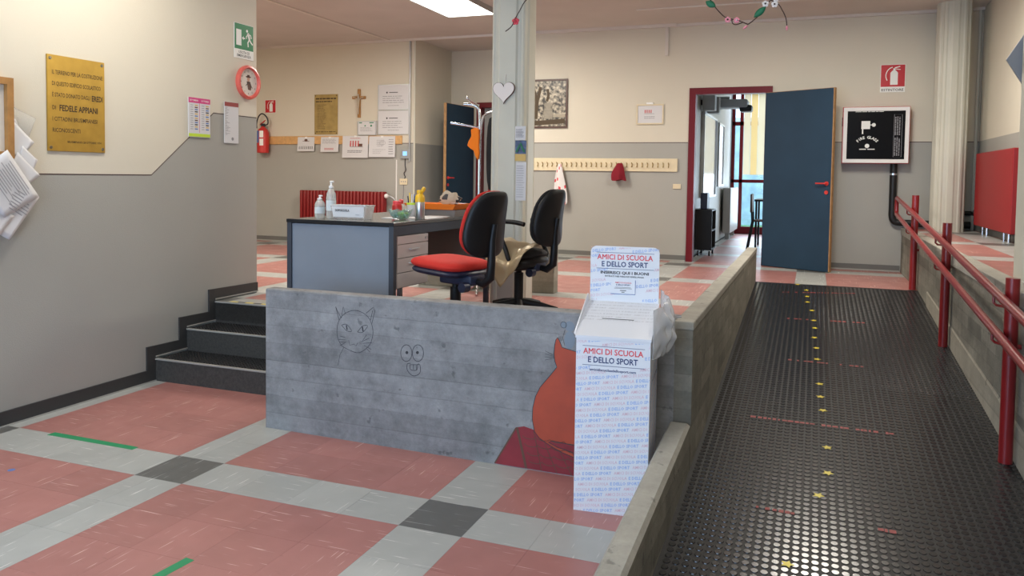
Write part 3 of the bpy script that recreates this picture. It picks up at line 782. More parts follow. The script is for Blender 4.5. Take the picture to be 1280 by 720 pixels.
# ================================================================== DESK
DA = R_(-2.5); dM = Matrix.Translation((1.86, 1.14, 0)) @ Matrix.Rotation(DA, 4, 'Z')
desk = thing('office_desk', 'grey office desk with blue-grey end panel and four drawers', 'desk', (1.45, 1.8, UP))
W, LN, DT = .84, 1.45, 1.22
def dm(name, mb, m, p=desk, **k): return make(name, mb.xf(dM), m, p, **k)
dm('desktop', rbox(-W, .0, 0, LN, DT - .022, DT, .003), 'desk_top')
dm('edge_band', box(-W - .003, .003, -.003, 0, DT - .024, DT - .002), 'black_plastic')
dm('end_panel', box(-W + .035, -.035, .012, .03, .56, DT - .03), 'desk_panel', label='blue-grey end panel')
for x in (-W, -.035):
    dm('leg', box(x, x + .035, .0, .035, UP, DT - .024), 'desk_frame')
    dm('leg', box(x, x + .035, LN - .035, LN, UP, DT - .024), 'desk_frame')
dm('rail', box(-.03, -.004, .035, LN - .035, DT - .085, DT - .024), 'desk_frame')
dm('modesty_panel', box(-W + .01, -W + .028, .035, LN - .035, .78, DT - .024), 'drawer_unit')
dm('end_panel', box(-W + .035, -.035, LN - .03, LN - .012, .80, DT - .03), 'drawer_unit')
un = dm('drawer_unit', box(-.50, -.022, .05, .46, .785, DT - .088), 'drawer_unit')
zs = [(1.075, 1.128), (.985, 1.071), (.890, .981), (.792, .886)]
for i, (a, b) in enumerate(zs):
    d = dm('drawer', rbox(-.022, -.004, .054, .456, a, b, .003), 'drawer', un)
# handles: sub-parts of the unit's drawers are one level too deep, so they are parts of the desk
for i, (a, b) in enumerate(zs):
    zc = (a + b) / 2 + .01
    if i in (1, 2):
        dm('drawer_handle', tube([(-.004, .20, zc), (.012, .20, zc), (.012, .31, zc), (-.004, .31, zc)], .004, 8), 'steel', smooth=True)
    elif i == 0:
        dm('drawer_lock', cyl((-.004, .42, zc - .01), .009, .006, 'x', 12), 'steel')
# ---- things on the desk
def dw(x, y): return dM @ Vector((x, y, 0))
def pump_bottle(name, label, x, y, r, h, nm, big):
    p = dM @ Vector((x, y, DT)); t = thing(name, label, 'bottle', p)
    k = h
    make('bottle', lathe([(r * .95, 0), (r, .006), (r, k * .55), (r * .92, k * .66), (r * .55, k * .78), (r * .42, k * .80), (r * .42, k * .84)], p, 24), 'gel', t, True)
    make('pump_collar', lathe([(r * .5, k * .82), (r * .5, k * .87), (r * .22, k * .885), (r * .2, k * .95)], p, 16), 'white', t, True)
    make('pump_spout', tube([p + Vector((0, 0, k * .93)), p + Vector((0, 0, k * .985)), p + Vector((-.006, 0, k * .99)), p + Vector((.028, -.012, k * .985))], .005 if not big else .006, 8), 'white', t, True)
    make('label', tube([p + Vector((0, 0, k * .2)), p + Vector((0, 0, k * .48))], r + .0006, 24, caps=False), 'label_white', t, True)
pump_bottle('sanitizer_bottle', 'small clear pump bottle of hand gel at the desk corner', -.735, .22, .036, .155, 'gel', False)
pump_bottle('sanitizer_bottle', 'tall translucent pump bottle beside the smaller hand gel bottle', -.655, .24, .034, .255, 'gel', True)
# tray box DOPOSCUOLA
p = dM @ Vector((-.46, .24, DT)); t = thing('plastic_tray', 'translucent plastic tray with the paper sign DOPOSCUOLA', 'tray', p)
def trapbox(cx, cy, z0, h, a0, b0, a1, b1, th, floor=True):
    mb = MB()
    def ring(a, b, z): return [(cx - a, cy - b, z), (cx + a, cy - b, z), (cx + a, cy + b, z), (cx - a, cy + b, z)]
    vs = ring(a0, b0, z0) + ring(a1, b1, z0 + h) + ring(a1 - th, b1 - th, z0 + h) + ring(a0 - th, b0 - th, z0 + th)
    fs = [(3, 2, 1, 0), (12, 13, 14, 15)] if floor else []
    for k in range(3 if floor else 4):
        for j in range(4): fs.append((k * 4 + j, k * 4 + (j + 1) % 4, ((k + 1) % 4) * 4 + (j + 1) % 4, ((k + 1) % 4) * 4 + j))
    return mb.add(vs, fs)
make('tub', trapbox(-.46, .215, DT, .095, .128, .045, .142, .055, .003).xf(dM), 'clear_plastic', t)
make('rim', trapbox(-.46, .215, DT + .09, .006, .144, .057, .147, .060, .005, False).xf(dM), 'white', t)
make('paper_sign', quadprism([(-.583, .165, DT + .014), (-.337, .165, DT + .014), (-.337, .1660, DT + .014), (-.583, .1660, DT + .014)], [(-.590, .157, DT + .086), (-.330, .157, DT + .086), (-.330, .158, DT + .086), (-.590, .158, DT + .086)]).xf(dM), 'paper', t)
make('lettering', text('DOPOSCUOLA', .016, .115, .03).xf(dM @ frameM((-.505, .1590, DT + .052), (1, 0, 0), (0, -.11, 1))), 'ink', t)
mb = rect(-.03, .0, 0, .003).xf(dM @ frameM((-.37, .1612, DT + .030), (1, 0, 0), (0, -.1, 1))); make('small_print', mb, 'ink_soft', t)
# loose sheet, bowl with candies
o = make('paper_sheet', box(-.36, -.2, .42, .66, DT, DT + .004).xf(dM), 'paper'); tag(o, 'white paper sheet lying on the desk behind the tray', 'paper')
p = dM @ Vector((-.155, .34, DT)); t = thing('glass_bowl', 'scalloped teal glass bowl on the desk edge', 'bowl', p)
mb = MB(); n = 32; vs = []
prof = [(.035, .0), (.055, .012), (.068, .035), (.080, .066), (.077, .066), (.064, .036), (.05, .016), (.01, .006)]
for i, (r, z) in enumerate(prof):
    for j in range(n):
        rr = r * (1 + (.07 * math.cos(8 * 2 * PI * j / n) if 2 <= i <= 5 else 0)); zz = z + (.006 * math.cos(8 * 2 * PI * j / n) if i in (3, 4) else 0)
        vs.append(p + Vector((rr * math.cos(2 * PI * j / n), rr * math.sin(2 * PI * j / n), zz)))
fs = [(i * n + j, i * n + (j + 1) % n, (i + 1) * n + (j + 1) % n, (i + 1) * n + j) for i in range(len(prof) - 1) for j in range(n)] + [tuple(range(n))[::-1], tuple(range((len(prof) - 1) * n, len(prof) * n))]
mb.add(vs, fs); make('bowl', mb, 'teal_glass', t, True)
cn = ['lime', 'yellow', 'lime', 'green', 'yellow', 'lime', 'card_red', 'green', 'lime']
for i in range(9):
    a = i * 2.4; rr = .012 + .028 * (i / 9)
    q = p + Vector((rr * math.cos(a), rr * math.sin(a), .021 + .012 * (i % 3)))
    o = make('candy', sphere(q, .013, 8, 6, sc=(1.2, .9, .8)), cn[i], smooth=True)
    tag(o, {'lime': 'lime green', 'yellow': 'yellow', 'green': 'dark green', 'card_red': 'red'}[cn[i]] + ' wrapped candy in the teal glass bowl', 'candy', 'candies in the glass bowl')
# thermos
p = dM @ Vector((-.068, .45, DT)); t = thing('thermos', 'steel thermos bottle with a yellow flip cap', 'bottle', p)
make('body', lathe([(.030, 0), (.033, .004), (.033, .118), (.032, .122)], p, 28), 'steel', t, True)
make('shoulder', lathe([(.0335, .120), (.0345, .145), (.030, .165), (.020, .176), (.020, .182), (.023, .184), (.023, .198), (.018, .203)], p, 28), 'yellow_cap', t, True)
q = p + Vector((.012, .0, .185)); make('flip_cap', tube([q, q + Vector((.014, 0, .022)), q + Vector((.022, 0, .036))], [.010, .014, .011], 12), 'yellow_cap', t, True)
# pencil cup & red-lid jar
p = dM @ Vector((-.34, .80, DT)); t = thing('pen_holder', 'pen holder with dark pens behind the thermos', 'pen holder', p)
make('cup', lathe([(.036, 0), (.038, .095), (.034, .095), (.032, .006)], p, 20), 'label_white', t, True)
make('lid_ring', lathe([(.0385, .085), (.0385, .10), (.036, .10)], p, 20), 'lime', t)
for i, m in enumerate(('ink', 'ink_blue', 'yellow', 'ink', 'white')):
    a = i * 1.3; b = p + Vector((.012 * math.cos(a), .012 * math.sin(a), .01)); e = p + Vector((.03 * math.cos(a), .03 * math.sin(a), .15 + .012 * (i % 3)))
    o = make('pen', tube([b, e], .0045, 8), m); tag(o, ['tallest dark pen', 'blue pen', 'yellow pencil', 'short dark pen', 'white pen'][i] + ' standing in the pen holder on the desk', 'pen', 'pens in the holder')
p = dM @ Vector((-.43, .80, DT)); t = thing('glue_bottle', 'small bottle with red cap left of the pens', 'bottle', p)
make('bottle', lathe([(.018, 0), (.018, .08), (.012, .09)], p, 14), 'white', t, True); make('cap', lathe([(.017, .09), (.017, .12), (.012, .122)], p, 14), 'card_red', t)
p = dM @ Vector((-.38, .66, DT)); t = thing('red_jar', 'red plastic jar in front of the orange tray', 'jar', p)
make('jar', lathe([(.034, 0), (.036, .004), (.036, .085), (.028, .095)], p, 20), 'signal_red', t, True); make('lid', lathe([(.031, .092), (.031, .112), (.027, .115)], p, 20), 'card_red', t, True)
# orange letter tray
t = thing('letter_tray', 'orange letter tray on the far half of the desk', 'tray', dM @ Vector((-.22, .95, DT)))
make('lower_tray', trapbox(-.20, 1.02, DT, .05, .17, .13, .185, .14, .003).xf(dM), 'drawer_unit', t)
make('upper_tray', trapbox(-.22, 1.0, DT + .052, .042, .19, .13, .22, .15, .004).xf(dM), 'orange', t)
mb = MB(); rnd = random.Random(3)
b = sphere((0, 0, 0), 1, 22, 14); b.v = [Vector((-.12 + .085 * p.x * (1 + .35 * noise.noise(p * 2.2)), .99 + .06 * p.y, DT + .125 + .055 * p.z * (1 + .5 * noise.noise(p * 2.5 + Vector((3, 1, 0)))))) for p in b.v]
b.m = [1 if noise.noise(sum((b.v[k] for k in f), Vector()) / len(f) * 22) > .12 else 0 for f in b.f]
o = make('scarf', b.xf(dM), ['blind', 'ink'], smooth=True); tag(o, 'crumpled cream and black scarf on the orange tray', 'scarf')
o = make('ruler', box(-.06, .05, .90, .93, DT + .100, DT + .103).xf(dM @ Matrix.Rotation(0, 4, 'Z')), 'white'); tag(o, 'short white ruler lying across the orange tray', 'ruler')
t = thing('paper_stack', 'loose white papers lying along the desk edge', 'papers', dM @ Vector((-.12, .7, DT)))
for i in range(3):
    a = rnd.uniform(-.2, .2)
    M2 = dM @ Matrix.Translation((-.125 + rnd.uniform(-.01, .01), (.62 + .07 * i), 0)) @ Matrix.Rotation(a, 4, 'Z')
    make('sheet', rbox(-.09, .09, -.10, .10, DT + .0012 * i * 2, DT + .0012 * i * 2 + .002, .0005).xf(M2), 'paper', t)
o = make('small_box', box(-.20, -.06, 1.22, 1.38, DT, DT + .055).xf(dM), 'drawer_unit'); tag(o, 'small grey box at the far end of the desk', 'box')

# ================================================================== OFFICE CHAIRS (facing -x)
def office_chair(label, x, y, z, mseat, mfront, arms, tilt, rot=0):
    t = thing('office_chair', label, 'chair', (x, y, z)); O = Vector((x, y, z))
    def mk(n, mb, m, s=True, **k): return make(n, mb.xf(Matrix.Translation(O) @ Matrix.Rotation(R_(rot), 4, 'Z')), m, t, s, **k)
    T = Matrix.Translation
    mk('seat', pillow(.212, .205, .036, 4.2, 40, 10).xf(T((-.045, 0, .478)) @ Matrix.Rotation(R_(3), 4, 'Y')), mseat)
    mk('seat_shell', pillow(.205, .198, .030, 4.2, 36, 8).xf(T((-.045, 0, .436)) @ Matrix.Rotation(R_(3), 4, 'Y')), 'navy_plastic')
    mk('mechanism', rbox(-.08, .19, -.07, .07, .355, .42, .015), 'navy_plastic')
    mk('tilt_knob', cyl((.16, -.12, .35), .030, .05, 'y', 16), 'navy_plastic')
    # backrest
    def back(thk, dx, sc, bulge):
        mb = MB(); n = 36; m = 6; vs = []
        for i in range(m + 1):
            f = i / m; e = (1 - abs(2 * f - 1) ** 3) ** .45 if 0 < f < 1 else .82
            e = .86 + .14 * (1 - abs(2 * f - 1) ** 2.5)
            for j in range(n):
                a = 2 * PI * j / n; c, s = math.cos(a), math.sin(a)
                yy = .178 * sc * e * math.copysign(abs(c) ** (2 / 3.4), c); zz = .205 * sc * e * math.copysign(abs(s) ** (2 / 2.9), s)
                yy *= 1 - .16 * (zz / .205)                     # narrower towards the top
                vs.append((dx + thk * (f - .5) - bulge * (yy / .2) ** 2 + .03 * (zz / .205) ** 2, yy, zz))
        fs = [(i * n + j, i * n + (j + 1) % n, (i + 1) * n + (j + 1) % n, (i + 1) * n + j) for i in range(m) for j in range(n)]
        c0 = len(vs); vs += [(dx - thk / 2 - .012, 0, 0), (dx + thk / 2 + .015, 0, 0)]
        fs += [(c0, (j + 1) % n, j) for j in range(n)] + [(c0 + 1, m * n + j, m * n + (j + 1) % n) for j in range(n)]
        return mb.add(vs, fs)
    B = T((.255, 0, .745)) @ Matrix.Rotation(R_(tilt), 4, 'Y')
    mk('backrest', back(.034, -.012, .985, .045).xf(B), mfront)
    mk('back_shell', back(.050, .020, 1.0, .045).xf(B), 'black_plastic')
    mk('back_post', tube([(.15, 0, .385), (.235, 0, .37), (.285, 0, .41), (.292, 0, .50), (.296, 0, .64), (.315, 0, .74)], [.022, .026, .028, .026, .024, .018], 12), 'black_plastic')
    mk('gas_column', lathe([(.034, .10), (.034, .33), (.022, .33), (.022, .37)], (0, 0, 0), 18), 'black_plastic')
    for k in range(5):
        a = R_(18 + 72 * k)
        c, s = math.cos(a), math.sin(a)
        mk('leg', tube([(0.02 * c, .02 * s, .115), (.16 * c, .16 * s, .10), (.29 * c, .29 * s, .075)], [.030, .024, .016], 10), 'black_plastic')
        mb = MB()
        cyl((.29 * c - .011, .29 * s, .03), .03, .022, 'x', 14, mb); cyl((.29 * c, .29 * s, .055), .008, .03, 'z', 8, mb)
        mk('castor', mb, 'black_plastic')
    if arms:
        mk('seat_underside', pillow(.21, .20, .055, 3.5, 32, 8).xf(T((-.02, 0, .40)) @ Matrix.Rotation(R_(-6), 4, 'Y')), 'black_plastic')
        for s in (-1, 1):
            yy = s * .26
            path = smooth_pts([(.10, s * .16, .41), (.09, yy, .43), (.05, yy, .52), (-.02, yy, .66), (-.05, yy, .70), (-.02, yy, .715), (.12, yy, .712), (.20, yy, .70)], 4)
            mk('armrest', tube(path, .017, 10), 'black_plastic')
    return t
office_chair('red office chair without armrests, tucked at the desk drawers', 2.26, 1.22, UP, 'red_fabric', 'red_fabric', False, 10, -18)
office_chair('black office chair with armrests in front of the fluted column', 2.36, 2.10, UP, 'black_fabric', 'black_fabric', True, 7, -12)
# golden cloth draped over the arm of the second chair
mb = MB(); n, m = 26, 18; vs = []
for i in range(n):
    for j in range(m):
        u, v = i / (n - 1), j / (m - 1)
        X = 2.22 + .34 * u; hang = max(0, v - .45) / .55
        Y = 2.13 - .36 * min(v, .72) / .72 + .015 * math.sin(9 * u + 4 * v)
        tri = 1 - abs(u - .35) * 1.3
        Z = UP + .555 + .02 * math.sin(7 * u) + .012 * math.sin(14 * u + 6 * v) - hang * (.30 * max(.12, tri))
        vs.append((X - hang * .05 * (u - .3), Y, Z))
fs = [(i * m + j, (i + 1) * m + j, (i + 1) * m + j + 1, i * m + j + 1) for i in range(n - 1) for j in range(m - 1)]
o = make('draped_cloth', MB().add(vs, fs), 'gold_cloth', smooth=True)
so = o.modifiers.new('thick', 'SOLIDIFY'); so.thickness = .004
tag(o, 'shiny beige cloth hanging from the seat of the armrest chair', 'cloth')

# ================================================================== COAT STAND
t = thing('coat_stand', 'chrome tubular coat stand behind the desk', 'coat stand', (1.62, 3.1, UP))
pole = smooth_pts([(1.47, 3.06, 2.150), (1.56, 3.09, 2.140), (1.60, 3.1, 2.10), (1.608, 3.1, 2.0)], 4) + [(1.608, 3.1, UP + .08)]
make('pole', tube(pole, .013, 12), 'chrome', t, True)
make('knob', sphere((1.515, 3.04, 2.20), .016, 12, 8), 'chrome', t, True)
make('arm', tube(smooth_pts([(1.515, 3.04, 2.20), (1.56, 3.07, 2.16), (1.60, 3.1, 2.14)], 4), .009, 8), 'chrome', t, True)
make('arm', tube([(1.365, 3.02, 1.985), (1.50, 3.06, 1.965), (1.60, 3.1, 1.945)], .010, 10), 'chrome', t, True)
make('arm', tube(smooth_pts([(1.608, 3.1, 1.80), (1.64, 3.07, 1.98), (1.68, 3.06, 2.06), (1.80, 3.06, 2.085)], 4), .010, 10), 'chrome', t, True)
for k in range(4):
    a = R_(200 + 90 * k); c, s = math.cos(a), math.sin(a)
    make('foot', tube(smooth_pts([(1.608, 3.1, UP + .14), (1.608 + .05 * c, 3.1 + .05 * s, UP + .05), (1.608 + .13 * c, 3.1 + .13 * s, UP + .03), (1.608 + .22 * c, 3.1 + .22 * s, UP + .012)], 4), .012, 8), 'chrome', t, True)
# orange hat hanging
mb = MB()
out = [(1.585, 1.945), (1.545, 1.93), (1.55, 1.87), (1.525, 1.83), (1.512, 1.79), (1.54, 1.765), (1.575, 1.745), (1.588, 1.70), (1.612, 1.665), (1.625, 1.72), (1.618, 1.80), (1.622, 1.86), (1.618, 1.93)]
prism(out, 'y', 3.045, 3.08, mb)
o = make('orange_cap', mb, 'orange_cloth'); bv = o.modifiers.new('b', 'BEVEL'); bv.width = .008; bv.segments = 2
tag(o, 'bright orange cap hanging on the chrome coat stand', 'cap')
mb = pillow(.075, .04, .33, 3, 20, 8).xf(Matrix.Translation((1.745, 3.12, 1.72)))
o = make('black_coat', mb, 'black_fabric', smooth=True); tag(o, 'black coat hanging on the coat stand behind the column', 'coat')
mb = pillow(.05, .03, .20, 3, 20, 8).xf(Matrix.Translation((1.71, 3.19, 1.42)))
o = make('red_scarf', mb, 'crimson_cloth', smooth=True); tag(o, 'dark red scarf hanging below the black coat', 'scarf')

# ================================================================== DONATION BOX
BA = R_(5); bM = Matrix.Translation((3.36, .15, 0)) @ Matrix.Rotation(BA, 4, 'Z')
bx = thing('cardboard_box', 'tall white cardboard collection box with blue and pink print', 'box', (3.5, .3, 0))
BW, BD, H0, H1, H2 = .335, .335, .81, .92, 1.19
def bk(name, mb, m, **k): return make(name, mb.xf(bM), m, bx, **k)
mb = MB().add([(0, 0, 0), (BW, 0, 0), (BW, BD, 0), (0, BD, 0), (0, 0, H0), (BW, 0, H0), (BW, BD, H1), (0, BD, H1)],
              [(0, 3, 2, 1), (0, 1, 5, 4), (1, 2, 6, 5), (2, 3, 7, 6), (3, 0, 4, 7)])
bk('body', mb, 'card_white')
bk('lid', quadprism([(-.004, -.004, H0 - .012), (BW + .004, -.004, H0 - .012), (BW + .004, BD, H1 - .010), (-.004, BD, H1 - .010)],
                    [(-.004, -.004, H0), (BW + .004, -.004, H0), (BW + .004, BD, H1), (-.004, BD, H1)]), 'card_white')
# raised side flaps of the lid
bk('side_flap', quadprism([(-.006, 0, H0), (-.002, 0, H0), (-.002, BD, H1), (-.006, BD, H1)], [(-.016, .02, H0 + .004), (-.012, .02, H0 + .004), (-.008, BD, H1 + .035), (-.012, BD, H1 + .035)]), 'card_white')
hd = [(.0, H1 - .02), (BW, H1 - .02)] + [(BW - .03 + .03 * math.cos(a), H2 - .03 + .03 * math.sin(a)) for a in [PI / 2 * k / 6 for k in range(7)]] + [(.03 - .03 * math.sin(a), H2 - .03 + .03 * math.cos(a)) for a in [PI / 2 * k / 6 for k in range(7)]]
bk('header_card', prism(hd, 'y', BD, BD + .005), 'card_white')
def clip(mb, x0, x1, y0, y1):
    bm = bmesh.new(); vs = [bm.verts.new(p) for p in mb.v]
    for f in mb.f:
        try: bm.faces.new([vs[i] for i in f])
        except Exception: pass
    for co, no in (((x0, 0, 0), (-1, 0, 0)), ((x1, 0, 0), (1, 0, 0)), ((0, y0, 0), (0, -1, 0)), ((0, y1, 0), (0, 1, 0))):
        bmesh.ops.bisect_plane(bm, geom=bm.verts[:] + bm.edges[:] + bm.faces[:], plane_co=co, plane_no=no, clear_outer=True)
    bm.verts.index_update()
    o = MB().add([v.co.copy() for v in bm.verts], [tuple(v.index for v in f.verts) for f in bm.faces]); bm.free(); return o
def pattern(w_, h, holes, rowh=.0245, slope=.13, th=.0145, phase=0.):
    a = text('AMICI DI SCUOLA', th, .142, .006, 'LEFT', 1); b = text('E DELLO SPORT', th, .132, .022, 'LEFT', 1)
    A = MB(); B = MB(); row = 0; y = -.06
    sh = Matrix(((1, 0, 0, 0), (slope, 1, 0, 0), (0, 0, 1, 0), (0, 0, 0, 1)))
    while y < h:
        x = -.27 + (row * .083 + phase) % .294 - .0; k = 0
        while x < w_:
            for src, dst, dx in ((a, A, 0), (b, B, .150)):
                X = x + dx; cx = X + .06; cy = y + slope * cx + .006
                if X + .13 > 0 and X < w_ and not any(h0 < cx < h1 and g0 < cy < g1 for (h0, h1, g0, g1) in holes):
                    dst.join(src, Matrix.Translation((0, y, 0)) @ sh @ Matrix.Translation((X, 0, 0)))
            x += .294
        y += rowh; row += 1
    return clip(A, .002, w_ - .002, .002, h - .002), clip(B, .002, w_ - .002, .002, h - .002)
A, B = pattern(BW, H0 - .02, [(.02, .33, .65, .77)])
F = bM @ frameM((0, -.0008, 0), (1, 0, 0), (0, 0, 1))
def pr(name, mb, m): return make(name, mb, m, bx, kind='stuff' if name in ('pink_print', 'blue_print', 'lid_print') else None)
pr('pink_print', A.xf(F), 'card_pink'); pr('blue_print', B.xf(F), 'card_blue')
# front title
F2 = bM @ frameM((0, -.0012, 0), (1, 0, 0), (0, 0, 1))
def at(M, x, y): return M @ Matrix.Translation((x, y, 0))
def dbl(mb, d=.0011): o = MB().join(mb); o.join(mb, Matrix.Translation((d, 0, .00005))); o.join(mb, Matrix.Translation((0, d, -.00005))); return o
pr('title', dbl(text('AMICI DI SCUOLA', .027, .27, 0.)).xf(at(F2, .168, .728)), 'card_red')
pr('title', text('E DELLO SPORT', .027, .225, .022).xf(at(F2, .168, .690)), 'card_navy')
mb = rect(.03, .31, .763, .765); rect(.03, .31, .676, .678, mb=mb); pr('title_rule', mb.xf(F2), 'card_navy')
pr('web_address', text('amicidiscuolaedellosport.com', .012, .21, .02).xf(at(F2, .168, .652)), 'card_navy')
# lid print and slot
ln = math.hypot(BD, H1 - H0); FL = bM @ frameM((0, 0, H0 + .0008), (1, 0, 0), (0, BD, H1 - H0))
A, B = pattern(BW, ln - .01, [], .03, 0.02, .011, .05)
A.join(B); pr('lid_print', A.xf(FL), 'grey_print')
mb = rect(.09, .24, .165, .171, .0006); pr('slot', mb.xf(FL), 'ink')
# header print
FH = bM @ frameM((0, BD - .0008, 0), (1, 0, 0), (0, 0, 1)); FH2 = bM @ frameM((0, BD - .0014, 0), (1, 0, 0), (0, 0, 1))
A, B = pattern(BW, H2 - H1 - .006, [(.02, .33, .105, .235), (.085, .26, -.01, .12)])
T0 = Matrix.Translation((0, H1 + .003, 0)); pr('pink_print', A.xf(FH @ T0), 'card_pink'); pr('blue_print', B.xf(FH @ T0), 'card_blue')
pr('title', dbl(text('AMICI DI SCUOLA', .026, .27, 0.)).xf(at(FH2, .168, 1.125)), 'card_red')
pr('title', text('E DELLO SPORT', .026, .225, .022).xf(at(FH2, .168, 1.091)), 'card_navy')
mb = rect(.03, .31, 1.158, 1.160); rect(.03, .31, 1.080, 1.082, mb=mb); pr('title_rule', mb.xf(FH2), 'card_navy')
pr('headline', text('INSERISCI QUI I BUONI', .0135, .235, .03).xf(at(FH2, .168, 1.055)), 'ink')
pr('headline', text('RITIRATI NEI NEGOZI ESSELUNGA', .0075, .19, .02).xf(at(FH2, .168, 1.040)), 'ink')
cardb = MB(); box(.103, .222, -.001, .0, .958, 1.028, cardb); cardb = cardb.xf(Matrix.Translation((0, BD - .002, 0)))
bk('voucher_print', cardb, 'card_white')
mb = stroke([(.103, .958), (.222, .958), (.222, 1.028)], .003); pr('voucher_edge', mb.xf(bM @ frameM((0, BD - .0036, 0), (1, 0, 0), (0, 0, 1))), 'ink_blue')
FV = bM @ frameM((0, BD - .0036, 0), (1, 0, 0), (0, 0, 1))
pr('voucher_text', text('AMICI DI SCUOLA', .008, .08, .01).xf(at(FV, .163, 1.010)), 'card_red')
pr('voucher_text', text('E DELLO SPORT', .008, .07, .02).xf(at(FV, .163, .999)), 'card_navy')
mb = rect(.125, .20, .990, .9915); rect(.12, .205, .985, .9865, mb=mb); rect(.148, .178, .974, .977, mb=mb); rect(.155, .170, .966, .969, mb=mb); pr('voucher_text', mb.xf(FV), 'ink')
# right side print
FS = bM @ frameM((BW + .0008, 0, 0), (0, 1, 0), (0, 0, 1))
A, B = pattern(BD, H0 - .02, [(.0, .33, .66, .78)]); pr('pink_print', A.xf(FS), 'card_pink'); pr('blue_print', B.xf(FS), 'card_blue')
pr('title_rule', stroke([(.10, .60), (.30, .61)], .006).xf(FS), 'card_navy')
# plastic bag
mb = MB(); n, m = 44, 30; vs = []; rnd = random.Random(11)
def bag(u, v):
    a = -.15 * PI + u * 1.25 * PI
    r = .055 + .035 * math.sin(v * PI) + .016 * noise.noise(Vector((u * 7, v * 5, 1)))
    z = .72 + .25 * v
    x = BW + .010 + r * max(0, math.sin(u * PI)) * (.85 + .28 * noise.noise(Vector((u * 9, v * 4, 4))))
    y = -.0 + u * .34
    return (x, y, z + .006 * noise.noise(Vector((u * 8, v * 6, 9))) + (.05 * u - .03) * v)
for i in range(n):
    for j in range(m): vs.append(bag(i / (n - 1), j / (m - 1)))
fs = [(i * m + j, (i + 1) * m + j, (i + 1) * m + j + 1, i * m + j + 1) for i in range(n - 1) for j in range(m - 1)]
o = make('plastic_bag', MB().add(vs, fs).xf(bM), 'bag_plastic', smooth=True)
so = o.modifiers.new('thick', 'SOLIDIFY'); so.thickness = .0015
tag(o, 'crumpled translucent plastic bag hanging on the right of the cardboard box', 'bag')
# papers on the parapet corner
t = thing('leaflets', 'small pile of leaflets on the parapet corner behind the cardboard box', 'papers', (3.70, .62, .842))
for i in range(4):
    M2 = Matrix.Translation((3.70, .61, .8415 + .003 * i)) @ Matrix.Rotation(.5 + .15 * i, 4, 'Z')
    make('sheet', box(-.05, .05, -.035, .035, 0, .0028).xf(M2), 'paper' if i % 2 == 0 else 'ink_soft', t)

# ================================================================== PARAPET DRAWINGS
dirp = Vector((1, -.02, 0)).normalized()
PF = frameM((0, .575 + .026 - .0008, 0), (1, -.02, 0), (0, 0, 1)); PF2 = frameM((0, .575 + .026 - .0016, 0), (1, -.02, 0), (0, 0, 1)); PF3 = frameM((0, .575 + .026 - .0024, 0), (1, -.02, 0), (0, 0, 1))
t = thing('wall_painting', 'painted orange cat sitting on a dark red tiled roof on the parapet', 'painting', (3.05, .54, 0))
roof = [(2.809, .004), (2.93, .213), (2.975, .225), (3.02, .215), (3.25, .17), (3.44, .14), (3.44, .004)]
make('roof', poly(roof).xf(PF), 'roof_red', t)
mb = MB()
for p0, p1 in (((2.935, .215), (2.99, .006)), ((3.03, .205), (3.075, .004)), ((3.09, .15), (3.16, .004)), ((3.17, .125), (3.24, .004))): stroke([p0, p1], .004 if p0[0] > 2.95 else .014, mb=mb)
for y, x0 in ((.045, 3.0), (.085, 2.99), (.13, 2.975), (.17, 2.965)):
    for k in range(4): stroke(arc(x0 + .04 + k * .075, y + .006, .036, .014, 180, 360, 8), .004, mb=mb)
stroke([(2.812, .006), (2.93, .210)], .008, mb=mb)
make('roof_lines', mb.xf(PF2), 'brown', t)
cat = [(3.25, .10), (3.19, .115), (3.14, .135), (3.095, .155), (3.06, .175), (3.033, .205), (3.02, .27), (3.022, .33), (3.036, .39), (3.06, .44), (3.089, .477), (3.12, .515), (3.15, .555), (3.138, .585), (3.133, .62), (3.136, .667), (3.142, .695), (3.151, .708), (3.165, .685), (3.176, .659), (3.22, .65), (3.27, .64), (3.30, .60), (3.30, .50), (3.33, .40), (3.34, .28), (3.28, .20), (3.26, .165), (3.20, .165), (3.13, .17), (3.11, .16), (3.16, .14), (3.24, .125)]
make('cat', poly(cat).xf(PF2), 'cat_orange', t)
make('cat_outline', stroke(cat, .0035, closed=True).xf(PF3), 'ink', t)
mb = MB()
for k in range(4): stroke([(3.135, .60 + .004 * k), (3.085, .585 + .016 * k)], .0018, mb=mb)
make('whiskers', mb.xf(PF3), 'ink', t)
mb = disc(3.215, .70, .028, 16, ry=.045); disc(3.182, .775, .016, 14, mb=mb); disc(3.215, .77, .026, 16, mb=mb)
make('mouse', mb.xf(PF2), 'mouse_grey', t)
mb = stroke(arc(3.182, .775, .016, .016, 0, 360, 14), .002); stroke([(3.19, .75), (3.178, .71), (3.19, .67)], .002, mb=mb); make('mouse_outline', mb.xf(PF3), 'ink', t)
def c5(a, b, f=(400, 370, 6.)):  # crop pixel to parapet coordinates through fixed affine fit of the front face
    u = f[0] + a / f[2]; v = f[1] + b / f[2]
    return u, v
